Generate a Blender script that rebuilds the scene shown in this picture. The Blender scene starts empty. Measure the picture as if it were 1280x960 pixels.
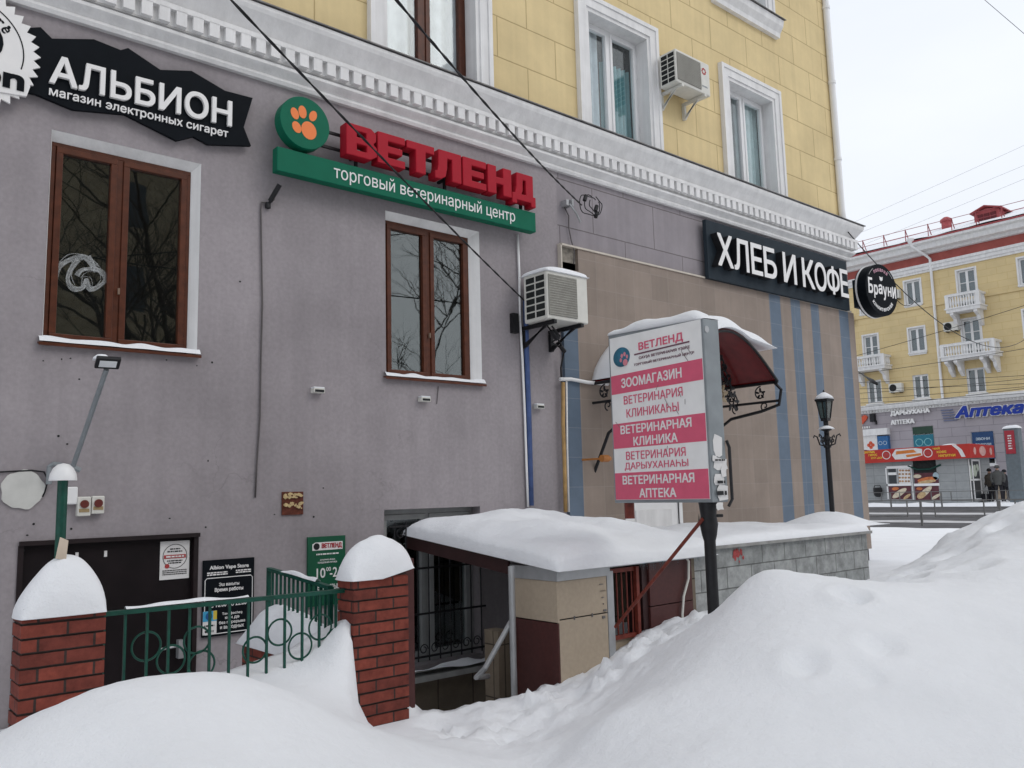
import bpy, bmesh, math, random
import numpy as np
from mathutils import Vector, Matrix, geometry, noise as mnoise
R = math.radians
S = bpy.context.scene
COL = S.collection
EYE = 1.65
# ------------------------------------------------------------------ camera
yaw, pit, roll, FPX = R(40.454), R(7.338), R(-1.448), 1057.0
vf = Vector((math.sin(yaw)*math.cos(pit), math.cos(yaw)*math.cos(pit), math.sin(pit)))
vr = Vector((math.cos(yaw), -math.sin(yaw), 0)); vu = vr.cross(vf)
cr = vr*math.cos(roll)+vu*math.sin(roll); cu = vu*math.cos(roll)-vr*math.sin(roll)
cam = bpy.data.cameras.new('camera'); co = bpy.data.objects.new('camera', cam); COL.objects.link(co)
co.matrix_world = Matrix(((cr.x, cu.x, -vf.x, 0), (cr.y, cu.y, -vf.y, 0), (cr.z, cu.z, -vf.z, EYE), (0, 0, 0, 1)))
cam.sensor_width = 36; cam.lens = FPX/1280*36; cam.clip_end = 3000; cam.clip_start = .05
S.camera = co
def at(x, y, X=None, Y=None, Z=None):          # where a sight line meets the plane X=, Y= or Z=
    d = vf + cr*((x-640)/FPX) - cu*((y-480)/FPX)
    t = Y/d.y if Y is not None else X/d.x if X is not None else (Z-EYE)/d.z
    return Vector((d.x*t, d.y*t, EYE+d.z*t))
# ------------------------------------------------------------------ world, sun, exposure
W = bpy.data.worlds.new('World'); S.world = W; W.use_nodes = True
nt = W.node_tree; bg = nt.nodes['Background']
sky = nt.nodes.new('ShaderNodeTexSky'); sky.sky_type = 'NISHITA'; sky.sun_disc = False
SUN_EL, SUN_AZ = R(42), R(150)
sky.sun_elevation = SUN_EL; sky.sun_rotation = SUN_AZ; sky.dust_density = 6; sky.air_density = 1.5
mx = nt.nodes.new('ShaderNodeMix'); mx.data_type = 'RGBA'; mx.inputs[0].default_value = .93
mx.inputs[7].default_value = (7.7, 8.0, 8.55, 1)
cn = nt.nodes.new('ShaderNodeTexNoise'); cn.inputs['Scale'].default_value = 2.2; cn.inputs['Detail'].default_value = 7   # low even cloud, a little uneven
ctc = nt.nodes.new('ShaderNodeTexCoord'); cmp = nt.nodes.new('ShaderNodeMapping'); cmp.inputs['Scale'].default_value = (1, 1, 2.5); nt.links.new(ctc.outputs['Generated'], cmp.inputs[0]); nt.links.new(cmp.outputs[0], cn.inputs['Vector'])
crp = nt.nodes.new('ShaderNodeValToRGB'); crp.color_ramp.elements[0].position = .3; crp.color_ramp.elements[1].position = .7
crp.color_ramp.elements[0].color = (.93, .94, .955, 1); crp.color_ramp.elements[1].color = (1.03, 1.03, 1.03, 1); nt.links.new(cn.outputs['Fac'], crp.inputs[0])
cmu = nt.nodes.new('ShaderNodeMix'); cmu.data_type = 'RGBA'; cmu.blend_type = 'MULTIPLY'; cmu.inputs[0].default_value = 1; nt.links.new(mx.outputs[2], cmu.inputs[6]); nt.links.new(crp.outputs[0], cmu.inputs[7])
nt.links.new(sky.outputs[0], mx.inputs[6]); nt.links.new(cmu.outputs[2], bg.inputs[0]); bg.inputs[1].default_value = .105
sl = bpy.data.lights.new('sun', 'SUN'); sl.energy = .5; sl.angle = R(30); sl.color = (1, .97, .93)
so = bpy.data.objects.new('sun', sl); COL.objects.link(so)
sd = Vector((math.sin(SUN_AZ)*math.cos(SUN_EL), math.cos(SUN_AZ)*math.cos(SUN_EL), math.sin(SUN_EL)))
so.rotation_euler = (-sd).to_track_quat('-Z', 'Y').to_euler()
S.view_settings.view_transform = 'Standard'; S.view_settings.look = 'None'
S.view_settings.exposure = .27; S.view_settings.gamma = 1; S.view_settings.use_curve_mapping = False
# ------------------------------------------------------------------ materials
MATS = {}
def nodes(name):
    m = bpy.data.materials.new(name); m.use_nodes = True
    return m, m.node_tree, m.node_tree.nodes['Principled BSDF']
def mat(name, c, rough=.6, metal=0, var=.12, scale=8, bump=.0, bscale=60, spec=.32, streak=0, coat=0):
    if name in MATS: return MATS[name]
    m, t, p = nodes(name); N, L = t.nodes, t.links
    p.inputs['Roughness'].default_value = rough; p.inputs['Metallic'].default_value = metal
    p.inputs['Specular IOR Level'].default_value = spec; p.inputs['Coat Weight'].default_value = coat
    tc = N.new('ShaderNodeTexCoord')
    n = N.new('ShaderNodeTexNoise'); n.inputs['Scale'].default_value = scale; n.inputs['Detail'].default_value = 6
    L.new(tc.outputs['Object'], n.inputs['Vector'])
    r = N.new('ShaderNodeValToRGB'); e = r.color_ramp.elements
    e[0].position = .3; e[1].position = .72
    e[0].color = tuple(v*(1-var) for v in c)+(1,); e[1].color = tuple(min(1, v*(1+var)) for v in c)+(1,)
    L.new(n.outputs['Fac'], r.inputs[0]); out = r.outputs[0]
    if streak:
        mp = N.new('ShaderNodeMapping'); mp.inputs['Scale'].default_value = (5, 5, .25)
        L.new(tc.outputs['Object'], mp.inputs[0])
        n2 = N.new('ShaderNodeTexNoise'); n2.inputs['Scale'].default_value = 1.6; n2.inputs['Detail'].default_value = 8; n2.inputs['Roughness'].default_value = .65
        L.new(mp.outputs[0], n2.inputs['Vector'])
        r2 = N.new('ShaderNodeValToRGB'); r2.color_ramp.elements[0].position = .35; r2.color_ramp.elements[1].position = .7
        r2.color_ramp.elements[0].color = (1-streak,)*3+(1,); r2.color_ramp.elements[1].color = (1+streak*.4,)*3+(1,)
        L.new(n2.outputs['Fac'], r2.inputs[0])
        mm = N.new('ShaderNodeMix'); mm.data_type = 'RGBA'; mm.blend_type = 'MULTIPLY'; mm.inputs[0].default_value = 1
        L.new(out, mm.inputs[6]); L.new(r2.outputs[0], mm.inputs[7]); out = mm.outputs[2]
    L.new(out, p.inputs['Base Color'])
    if bump:
        nb = N.new('ShaderNodeTexNoise'); nb.inputs['Scale'].default_value = bscale; nb.inputs['Detail'].default_value = 8
        L.new(tc.outputs['Object'], nb.inputs['Vector'])
        b = N.new('ShaderNodeBump'); b.inputs['Strength'].default_value = bump; b.inputs['Distance'].default_value = .02
        L.new(nb.outputs['Fac'], b.inputs['Height']); L.new(b.outputs[0], p.inputs['Normal'])
    MATS[name] = m; return m
def brickmat(name, c1, c2, mort, bw, rh, ms, off=.5, rough=.85, bump=.6, ox=0, oz=0, dirt=.25, smooth=.1, dscale=3.0, streak=0, cracks=0):
    if name in MATS: return MATS[name]
    m, t, p = nodes(name); N, L = t.nodes, t.links
    p.inputs['Roughness'].default_value = rough; p.inputs['Specular IOR Level'].default_value = .3
    g = N.new('ShaderNodeNewGeometry'); sx = N.new('ShaderNodeSeparateXYZ'); L.new(g.outputs['Position'], sx.inputs[0])
    ad = N.new('ShaderNodeMath'); L.new(sx.outputs[0], ad.inputs[0]); L.new(sx.outputs[1], ad.inputs[1])
    a2 = N.new('ShaderNodeMath'); L.new(ad.outputs[0], a2.inputs[0]); a2.inputs[1].default_value = ox
    a3 = N.new('ShaderNodeMath'); L.new(sx.outputs[2], a3.inputs[0]); a3.inputs[1].default_value = oz
    cb = N.new('ShaderNodeCombineXYZ'); L.new(a2.outputs[0], cb.inputs[0]); L.new(a3.outputs[0], cb.inputs[1])
    nw = N.new('ShaderNodeTexNoise'); nw.inputs['Scale'].default_value = 9; L.new(g.outputs['Position'], nw.inputs['Vector'])
    vm = N.new('ShaderNodeVectorMath'); vm.operation = 'MULTIPLY_ADD'; L.new(nw.outputs['Color'], vm.inputs[0])
    vm.inputs[1].default_value = (ms*.9,)*3; L.new(cb.outputs[0], vm.inputs[2])
    br = N.new('ShaderNodeTexBrick'); L.new(vm.outputs[0], br.inputs['Vector'])
    br.inputs['Scale'].default_value = 1; br.inputs['Brick Width'].default_value = bw; br.inputs['Row Height'].default_value = rh
    br.inputs['Mortar Size'].default_value = ms; br.inputs['Mortar Smooth'].default_value = smooth; br.offset = off
    br.inputs['Color1'].default_value = c1+(1,); br.inputs['Color2'].default_value = c2+(1,); br.inputs['Mortar'].default_value = mort+(1,)
    n = N.new('ShaderNodeTexNoise'); n.inputs['Scale'].default_value = dscale; n.inputs['Detail'].default_value = 9; n.inputs['Roughness'].default_value = .65
    L.new(g.outputs['Position'], n.inputs['Vector'])
    r = N.new('ShaderNodeValToRGB'); r.color_ramp.elements[0].position = .33; r.color_ramp.elements[1].position = .66
    r.color_ramp.elements[0].color = (1-dirt,)*3+(1,); r.color_ramp.elements[1].color = (1+dirt*.3,)*3+(1,)
    L.new(n.outputs['Fac'], r.inputs[0])
    mm = N.new('ShaderNodeMix'); mm.data_type = 'RGBA'; mm.blend_type = 'MULTIPLY'; mm.inputs[0].default_value = 1
    L.new(br.outputs['Color'], mm.inputs[6]); L.new(r.outputs[0], mm.inputs[7]); out = mm.outputs[2]
    if streak:
        mp = N.new('ShaderNodeMapping'); mp.inputs['Scale'].default_value = (7, 7, .3); L.new(g.outputs['Position'], mp.inputs[0])
        n2 = N.new('ShaderNodeTexNoise'); n2.inputs['Scale'].default_value = 1.5; n2.inputs['Detail'].default_value = 8; L.new(mp.outputs[0], n2.inputs['Vector'])
        r2 = N.new('ShaderNodeValToRGB'); r2.color_ramp.elements[0].position = .38; r2.color_ramp.elements[1].position = .62
        r2.color_ramp.elements[0].color = (1-streak,)*3+(1,); L.new(n2.outputs['Fac'], r2.inputs[0])
        m3 = N.new('ShaderNodeMix'); m3.data_type = 'RGBA'; m3.blend_type = 'MULTIPLY'; m3.inputs[0].default_value = 1
        L.new(out, m3.inputs[6]); L.new(r2.outputs[0], m3.inputs[7]); out = m3.outputs[2]
    if cracks:                                                          # hairline cracks and fine grain of old render
        dn = N.new('ShaderNodeTexNoise'); dn.inputs['Scale'].default_value = 1.8; dn.inputs['Detail'].default_value = 8; L.new(g.outputs['Position'], dn.inputs['Vector'])
        dv = N.new('ShaderNodeVectorMath'); dv.operation = 'MULTIPLY_ADD'; L.new(dn.outputs['Color'], dv.inputs[0]); dv.inputs[1].default_value = (.9, .9, .9); L.new(g.outputs['Position'], dv.inputs[2])
        vo = N.new('ShaderNodeTexVoronoi'); vo.feature = 'DISTANCE_TO_EDGE'; vo.inputs['Scale'].default_value = .55; L.new(dv.outputs[0], vo.inputs['Vector'])
        vr_ = N.new('ShaderNodeMapRange'); vr_.inputs['From Max'].default_value = .0035; vr_.inputs['To Min'].default_value = 1; vr_.inputs['To Max'].default_value = 0; L.new(vo.outputs['Distance'], vr_.inputs['Value'])
        mk = N.new('ShaderNodeTexNoise'); mk.inputs['Scale'].default_value = .8; L.new(g.outputs['Position'], mk.inputs['Vector'])
        mk2 = N.new('ShaderNodeMapRange'); mk2.inputs['From Min'].default_value = .5; mk2.inputs['From Max'].default_value = .62; mk2.inputs['To Max'].default_value = cracks; L.new(mk.outputs['Fac'], mk2.inputs['Value'])
        mu = N.new('ShaderNodeMath'); mu.operation = 'MULTIPLY'; L.new(vr_.outputs[0], mu.inputs[0]); L.new(mk2.outputs[0], mu.inputs[1])
        m4 = N.new('ShaderNodeMix'); m4.data_type = 'RGBA'; L.new(mu.outputs[0], m4.inputs[0]); L.new(out, m4.inputs[6]); m4.inputs[7].default_value = (.1, .09, .09, 1)
        gn = N.new('ShaderNodeTexNoise'); gn.inputs['Scale'].default_value = 28; gn.inputs['Detail'].default_value = 6; L.new(g.outputs['Position'], gn.inputs['Vector'])
        gr_ = N.new('ShaderNodeValToRGB'); gr_.color_ramp.elements[0].position = .3; gr_.color_ramp.elements[1].position = .7; gr_.color_ramp.elements[0].color = (.91, .91, .91, 1); gr_.color_ramp.elements[1].color = (1.05, 1.05, 1.05, 1); L.new(gn.outputs['Fac'], gr_.inputs[0])
        m5 = N.new('ShaderNodeMix'); m5.data_type = 'RGBA'; m5.blend_type = 'MULTIPLY'; m5.inputs[0].default_value = 1; L.new(m4.outputs[2], m5.inputs[6]); L.new(gr_.outputs[0], m5.inputs[7]); out = m5.outputs[2]
    L.new(out, p.inputs['Base Color'])
    nb = N.new('ShaderNodeTexNoise'); nb.inputs['Scale'].default_value = 70; nb.inputs['Detail'].default_value = 5; L.new(g.outputs['Position'], nb.inputs['Vector'])
    ma = N.new('ShaderNodeMath'); ma.operation = 'MULTIPLY_ADD'; L.new(nb.outputs['Fac'], ma.inputs[0]); ma.inputs[1].default_value = .25
    iv = N.new('ShaderNodeMath'); iv.operation = 'SUBTRACT'; iv.inputs[0].default_value = 1; L.new(br.outputs['Fac'], iv.inputs[1]); L.new(iv.outputs[0], ma.inputs[2])
    b = N.new('ShaderNodeBump'); b.inputs['Strength'].default_value = bump; b.inputs['Distance'].default_value = .008
    L.new(ma.outputs[0], b.inputs['Height']); L.new(b.outputs[0], p.inputs['Normal'])
    MATS[name] = m; return m
def glassmat(name, tint=(.75, .8, .8), ior=2.0, wob=.006):
    if name in MATS: return MATS[name]
    m, t, p = nodes(name); N, L = t.nodes, t.links; N.remove(p)
    tr = N.new('ShaderNodeBsdfTransparent'); tr.inputs[0].default_value = tint+(1,)
    gl = N.new('ShaderNodeBsdfGlossy'); gl.inputs['Roughness'].default_value = .015; gl.inputs[0].default_value = (.92, .96, .96, 1)
    fr = N.new('ShaderNodeFresnel'); gg = N.new('ShaderNodeNewGeometry'); mr = N.new('ShaderNodeMapRange'); mr.inputs['To Min'].default_value = ior; mr.inputs['To Max'].default_value = 1/ior
    L.new(gg.outputs['Backfacing'], mr.inputs['Value']); L.new(mr.outputs[0], fr.inputs[0])      # same reflection from either side
    ms = N.new('ShaderNodeMixShader'); L.new(fr.outputs[0], ms.inputs[0]); L.new(tr.outputs[0], ms.inputs[1]); L.new(gl.outputs[0], ms.inputs[2])
    tc = N.new('ShaderNodeTexCoord'); n = N.new('ShaderNodeTexNoise'); n.inputs['Scale'].default_value = 2.2
    L.new(tc.outputs['Object'], n.inputs['Vector'])
    b = N.new('ShaderNodeBump'); b.inputs['Strength'].default_value = wob; b.inputs['Distance'].default_value = .2
    L.new(n.outputs['Fac'], b.inputs['Height']); L.new(b.outputs[0], gl.inputs['Normal']); 
    L.new(ms.outputs[0], N['Material Output'].inputs[0])
    MATS[name] = m; return m
def snowmat(name, c=(.82, .835, .86), bump=.35, s1=14, s2=90, dirt=.05):
    if name in MATS: return MATS[name]
    m, t, p = nodes(name); N, L = t.nodes, t.links
    p.inputs['Roughness'].default_value = .75; p.inputs['Specular IOR Level'].default_value = .25
    g = N.new('ShaderNodeNewGeometry')
    n0 = N.new('ShaderNodeTexNoise'); n0.inputs['Scale'].default_value = 1.7; n0.inputs['Detail'].default_value = 10; n0.inputs['Roughness'].default_value = .62
    L.new(g.outputs['Position'], n0.inputs['Vector'])
    r = N.new('ShaderNodeValToRGB'); r.color_ramp.elements[0].position = .3; r.color_ramp.elements[1].position = .6
    r.color_ramp.elements[0].color = tuple(v*(1-dirt) for v in c)+(1,); r.color_ramp.elements[1].color = c+(1,)
    L.new(n0.outputs['Fac'], r.inputs[0]); L.new(r.outputs[0], p.inputs['Base Color'])
    n1 = N.new('ShaderNodeTexNoise'); n1.inputs['Scale'].default_value = s1; n1.inputs['Detail'].default_value = 6
    n2 = N.new('ShaderNodeTexNoise'); n2.inputs['Scale'].default_value = s2; n2.inputs['Detail'].default_value = 6
    for q in (n1, n2): L.new(g.outputs['Position'], q.inputs['Vector'])
    ma = N.new('ShaderNodeMath'); ma.operation = 'MULTIPLY_ADD'; L.new(n2.outputs['Fac'], ma.inputs[0]); ma.inputs[1].default_value = .3; L.new(n1.outputs['Fac'], ma.inputs[2])
    b = N.new('ShaderNodeBump'); b.inputs['Strength'].default_value = bump; b.inputs['Distance'].default_value = .03
    L.new(ma.outputs[0], b.inputs['Height']); L.new(b.outputs[0], p.inputs['Normal'])
    MATS[name] = m; return m

plaster = brickmat('grey_plaster', (.345, .314, .328), (.34, .31, .324), (.26, .235, .245), 40, 40, .001, cracks=.3, bump=.4, dirt=.17, dscale=1.1, streak=.06)
stonegrey = brickmat('grey_stone_panels', (.325, .297, .315), (.305, .278, .297), (.17, .15, .155), 1.15, .58, .007, ox=-.55, oz=-4.79+.58*9, bump=.5, dirt=.15, dscale=2, streak=.08)
yellow = brickmat('yellow_render', (.76, .61, .335), (.735, .585, .32), (.48, .36, .18), .92, .5, .007, oz=.38+.5, bump=.6, dirt=.15, dscale=1.0, streak=.05)
yellow_far = brickmat('far_yellow_render', (.70, .555, .30), (.665, .525, .285), (.6, .45, .21), 1.1, .42, .012, bump=.3, dirt=.12, dscale=.5)
grey_far = brickmat('far_grey_render', (.40, .365, .39), (.37, .34, .37), (.27, .25, .27), 1.6, .55, .02, bump=.3, dirt=.12, dscale=.6)
tile = brickmat('brown_tile', (.305, .245, .205), (.268, .216, .18), (.32, .27, .235), .34, .34, .0035, off=0, bump=.2, dirt=.12, dscale=2.4, rough=.6, streak=.06)
bluetile = brickmat('blue_tile', (.125, .168, .225), (.115, .158, .215), (.20, .23, .27), .34, .34, .0035, off=0, bump=.2, dirt=.15, rough=.6)
brick = brickmat('red_brick', (.24, .055, .037), (.155, .038, .028), (.05, .034, .03), .262, .0725, .0065, bump=.6, dirt=.35, dscale=14, ox=-.01, oz=.1)
block = brickmat('grey_block', (.37, .38, .375), (.30, .315, .31), (.15, .155, .15), .40, .2, .006, bump=.7, dirt=.38, dscale=9, oz=.1)
beigetile = mat('beige_porcelain_tile', (.42, .345, .26), .45, var=.06, scale=30)
browntile = mat('brown_porcelain_tile', (.070, .022, .020), .4, var=.12, scale=30)
darkbrown = mat('dark_brown_metal', (.035, .014, .014), .45, var=.2)
white = mat('white_paint', (.78, .775, .77), .6, var=.05, scale=5, bump=.12, bscale=40, streak=.12)
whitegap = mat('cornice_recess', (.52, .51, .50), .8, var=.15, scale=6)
pvc = mat('white_pvc', (.80, .80, .80), .35, var=.02)
wood = mat('brown_window_frame', (.085, .023, .0095), .4, var=.25, scale=14, spec=.3)
glass = glassmat('window_glass')
glass_far = glassmat('far_window_glass', tint=(.55, .6, .62), ior=2.0)
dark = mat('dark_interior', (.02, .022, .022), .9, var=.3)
curtain = mat('pale_curtain', (.66, .68, .70), .9, var=.08)
curtain_teal = mat('teal_blind', (.22, .42, .44), .9, var=.08)
snow = snowmat('snow')
snow_path = snowmat('trodden_snow', (.80, .815, .84), bump=.8, s1=9, s2=40, dirt=.12)
snow_dirty = snowmat('road_snow', (.55, .55, .56), bump=.5, dirt=.3)
black = mat('black_metal', (.012, .012, .014), .5, var=.3, scale=20)
blackpanel = mat('black_sign_panel', (.007, .009, .012), .6, var=.1, spec=.06)
slate = mat('slate_sign_panel', (.026, .036, .046), .6, var=.1, spec=.1)
letterw = mat('white_letter', (.80, .79, .78), .45, var=.03)
redl = mat('red_letter', (.37, .010, .024), .5, var=.05, spec=.15)
greens = mat('green_sign', (.002, .125, .07), .5, var=.05, spec=.15)
greenp = mat('green_paint', (.007, .065, .045), .4, var=.25, scale=25)
orange = mat('orange_film', (.85, .22, .06), .5, var=.03)
pink = mat('pink_film', (.68, .12, .20), .4, var=.05, scale=12)
board = mat('white_board', (.84, .84, .83), .4, var=.07, scale=5)
greym = mat('grey_metal', (.26, .285, .30), .45, metal=.2, var=.1)
galv = mat('galvanised_metal', (.42, .43, .44), .4, metal=.5, var=.12)
redpaint = mat('red_paint', (.16, .030, .019), .5, var=.3, scale=20)
cable = mat('black_cable', (.012, .012, .014), .6)
acw = mat('cream_plastic', (.66, .65, .60), .4, var=.06, scale=12)
acgrille = mat('condenser_mesh', (.26, .25, .22), .6, var=.15, scale=60)
paper = mat('white_paper', (.72, .71, .70), .6, var=.05)
canred = mat('red_polycarbonate', (.115, .006, .007), .25, var=.2)
asphalt = brickmat('slushy_asphalt', (.10, .10, .105), (.085, .085, .09), (.1, .1, .1), 60, 60, .001, dirt=.45, dscale=1.2, bump=.4)
# ------------------------------------------------------------------ mesh helpers
class MB:
    def __init__(s): s.v = []; s.f = []
    def add(s, vs, fs):
        n = len(s.v); s.v += [Vector(v) for v in vs]; s.f += [tuple(i+n for i in f) for f in fs]; return s
    def box(s, x0, x1, y0, y1, z0, z1):
        x0, x1 = sorted((x0, x1)); y0, y1 = sorted((y0, y1)); z0, z1 = sorted((z0, z1))
        return s.add([(x0,y0,z0),(x1,y0,z0),(x1,y1,z0),(x0,y1,z0),(x0,y0,z1),(x1,y0,z1),(x1,y1,z1),(x0,y1,z1)],
                     [(0,3,2,1),(4,5,6,7),(0,1,5,4),(1,2,6,5),(2,3,7,6),(3,0,4,7)])
    def prism(s, poly, off):
        n = len(poly); p = [Vector(q) for q in poly]; o = Vector(off)
        return s.add(p+[q+o for q in p], [tuple(range(n))[::-1], tuple(range(n, 2*n))]+[(i, (i+1) % n, (i+1) % n+n, i+n) for i in range(n)])
    def tube(s, pts, r, n=8, closed=False):
        p = [Vector(q) for q in pts]; m = len(p); rr = r if isinstance(r, (list, tuple)) else [r]*m
        vs = []; up = None
        for i in range(m):
            a = p[(i-1) % m] if (closed or i > 0) else p[i]; b = p[(i+1) % m] if (closed or i < m-1) else p[i]
            d = (b-a)
            d = d.normalized() if d.length > 1e-9 else Vector((0, 0, 1))
            if up is None:
                up = Vector((0, 0, 1)) if abs(d.z) < .9 else Vector((1, 0, 0))
            u = (up - d*up.dot(d))
            if u.length < 1e-4: u = d.orthogonal()
            u.normalize(); w = d.cross(u); up = u
            for k in range(n):
                t = 2*math.pi*k/n; vs.append(p[i]+(u*math.cos(t)+w*math.sin(t))*rr[i])
        fs = []
        for i in range(m if closed else m-1):
            j = (i+1) % m
            for k in range(n):
                l = (k+1) % n; fs.append((i*n+k, i*n+l, j*n+l, j*n+k))
        if not closed: fs += [tuple(range(n))[::-1], tuple(range((m-1)*n, m*n))]
        return s.add(vs, fs)
    def lathe(s, c, prof, n=20):
        c = Vector(c); vs = []; m = len(prof)
        for r, z in prof:
            for k in range(n):
                t = 2*math.pi*k/n; vs.append(c+Vector((r*math.cos(t), r*math.sin(t), z)))
        fs = [(i*n+k, i*n+(k+1) % n, (i+1)*n+(k+1) % n, (i+1)*n+k) for i in range(m-1) for k in range(n)]
        fs += [tuple(range(n))[::-1], tuple(range((m-1)*n, m*n))]
        return s.add(vs, fs)
    def cyl(s, a, b, r, n=16): return s.tube([a, b], r, n)
    def grid(s, xs, ys, zf):
        nx, ny = len(xs), len(ys)
        return s.add([(x, y, zf(x, y)) for y in ys for x in xs], [(j*nx+i, j*nx+i+1, (j+1)*nx+i+1, (j+1)*nx+i) for j in range(ny-1) for i in range(nx-1)])
def mesh(name, mb, m, origin=(0, 0, 0), smooth=False, bevel=0):
    o = Vector(origin); me = bpy.data.meshes.new(name)
    me.from_pydata([v-o for v in mb.v], [], mb.f); me.update()
    bm = bmesh.new(); bm.from_mesh(me); bmesh.ops.recalc_face_normals(bm, faces=bm.faces); bm.to_mesh(me); bm.free()
    for k in (m if isinstance(m, (list, tuple)) else [m]): me.materials.append(k)
    if smooth:
        me.polygons.foreach_set('use_smooth', [True]*len(me.polygons))
        if smooth == 'angle': me.set_sharp_from_angle(angle=R(38))
    ob = bpy.data.objects.new(name, me); COL.objects.link(ob)
    if bevel:
        b = ob.modifiers.new('bevel', 'BEVEL'); b.width = bevel; b.segments = 2; b.limit_method = 'ANGLE'
    return ob
def tag(o, label, cat, group=None):
    o['label'] = label; o['category'] = cat
    if group: o['group'] = group
    return o
def thing(name, label, cat, loc, group=None):
    o = bpy.data.objects.new(name, None); o.empty_display_size = .1; COL.objects.link(o); o.location = loc
    return tag(o, label, cat, group)
def root_loc(p):
    while p.parent: p = p.parent
    return p.location
def part(parent, name, mb, m, label=None, **k):
    o = mesh(name, mb, m, root_loc(parent), **k); o.parent = parent
    if label: o['label'] = label
    return o
def solo(name, mb, m, label, cat, group=None, **k):
    xs = [v.x for v in mb.v]; ys = [v.y for v in mb.v]; zs = [v.z for v in mb.v]
    loc = ((min(xs)+max(xs))/2, (min(ys)+max(ys))/2, min(zs))
    o = mesh(name, mb, m, loc, **k); o.location = loc
    return tag(o, label, cat, group)
def struct(name, mb, m, **k):
    o = mesh(name, mb, m, **k); o['kind'] = 'structure'; return o
Z3 = Vector((0, 0, 1)); FX = Vector((1, 0, 0)); RX = Vector((0, -1, 0))
_tc = {}
def glyphs(body, bold=0.0, shear=0.0):
    """flat outline of a word: union of its contours (swept over a small square when bold), triangulated"""
    key = (body, bold, shear)
    if key in _tc: return _tc[key]
    c_ = bpy.data.curves.new('text', 'FONT'); c_.body = body; c_.size = 1; c_.shear = shear
    ob = bpy.data.objects.new('text', c_); COL.objects.link(ob)
    cv = ob.to_curve(bpy.context.evaluated_depsgraph_get()); loops = []
    for sp in cv.splines:
        p = []
        if sp.type == 'BEZIER':
            b = sp.bezier_points; n = len(b)
            for i in range(n):
                p0, p1, p2, p3 = (q.xy for q in (b[i].co, b[i].handle_right, b[(i+1) % n].handle_left, b[(i+1) % n].co))
                straight = abs((p1-p0).cross(p3-p0)) < 1e-5 and abs((p2-p0).cross(p3-p0)) < 1e-5
                for t in ((0,) if straight else (0, .2, .4, .6, .8)): p.append(p0*(1-t)**3+p1*3*t*(1-t)**2+p2*3*t*t*(1-t)+p3*t**3)
        else: p = [q.co.xy for q in sp.points]
        q = []
        for v in p:
            if not q or (v-q[-1]).length > 1e-4: q.append(v)
        if len(q) > 2: loops.append(q)
    ob.to_curve_clear(); bpy.data.objects.remove(ob); bpy.data.curves.remove(c_)
    if bold > .001: loops = [[v+Vector((dx*bold, dy*bold)) for v in l] for l in loops for dx, dy in ((-1, -1), (1, -1), (-1, 1), (1, 1))]
    vs = []; es = []
    for l in loops:
        o = len(vs); vs += l; es += [(o+i, o+(i+1) % len(l)) for i in range(len(l))]
    V, _, F, *_r = geometry.delaunay_2d_cdt(vs, es, [], 1, 1e-5)
    C = np.array([sum((V[i] for i in f), Vector((0, 0)))/len(f) for f in F]); wn = np.zeros(len(C))
    for l in loops:
        a = np.array([tuple(v) for v in l]); b = np.roll(a, -1, 0)
        for (x0, y0), (x1, y1) in zip(a, b):
            cr_ = (x1-x0)*(C[:, 1]-y0)-(C[:, 0]-x0)*(y1-y0)
            wn += ((y0 <= C[:, 1]) & (y1 > C[:, 1]) & (cr_ > 0)).astype(int) - ((y0 > C[:, 1]) & (y1 <= C[:, 1]) & (cr_ < 0)).astype(int)
    F = [tuple(f) for f, w in zip(F, wn) if abs(w) > .5]
    use = {}
    for f in F:
        for i in range(len(f)): e = (f[i], f[(i+1) % len(f)]); use[tuple(sorted(e))] = use.get(tuple(sorted(e)), []) + [e]
    keep = sorted({i for f in F for i in f}); mp = {k: i for i, k in enumerate(keep)}
    v2 = [tuple(V[k]) for k in keep]; f2 = [tuple(mp[i] for i in f) for f in F]; rim = [(mp[e[0][0]], mp[e[0][1]]) for e in use.values() if len(e) == 1]
    _tc[key] = (v2, f2, rim); return _tc[key]
def text(mb, body, c, ux, Wd, H=None, depth=.003, bold=.012, shear=0, uz=Z3, asp=None):
    """lettering centred on c, Wd wide (H high), its back on the surface"""
    v, f, rim = glyphs(body, bold, shear)
    a = np.array(v); lo = a.min(0); hi = a.max(0); sx = Wd/(hi[0]-lo[0]); sy = H/(hi[1]-lo[1]) if H else sx
    nrm = ux.cross(uz); c = Vector(c); n = len(v)
    P = [c+ux*((q[0]-(lo[0]+hi[0])/2)*sx)+uz*((q[1]-(lo[1]+hi[1])/2)*sy) for q in v]
    mb.add([p+nrm*depth for p in P]+[p+nrm*.0002 for p in P], f+[tuple(i+n for i in g[::-1]) for g in f]+[(a_, b_, b_+n, a_+n) for a_, b_ in rim])
    return mb
def lines(mb, c, ux, rows, depth=.002, uz=Z3):
    """unreadable small print: rows of short dashes; rows = (dz, width, height)"""
    rnd = random.Random(int(abs(c[0]*977+c[2]*131))); nrm = ux.cross(uz); c = Vector(c)
    for dz, w, h in rows:
        x = -w/2
        while x < w/2:
            l = min(h*rnd.uniform(.45, 3.2), w/2-x)
            p = c+uz*dz+ux*x
            mb.prism([p-uz*h/2, p+ux*l-uz*h/2, p+ux*l+uz*h/2, p+uz*h/2], nrm*depth); x += l+h*.5
    return mb
def plate(mb, c, ux, w, h, d, uz=Z3):
    nrm = ux.cross(uz); c = Vector(c)
    return mb.prism([c-ux*w/2-uz*h/2, c+ux*w/2-uz*h/2, c+ux*w/2+uz*h/2, c-ux*w/2+uz*h/2], nrm*d)
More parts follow.
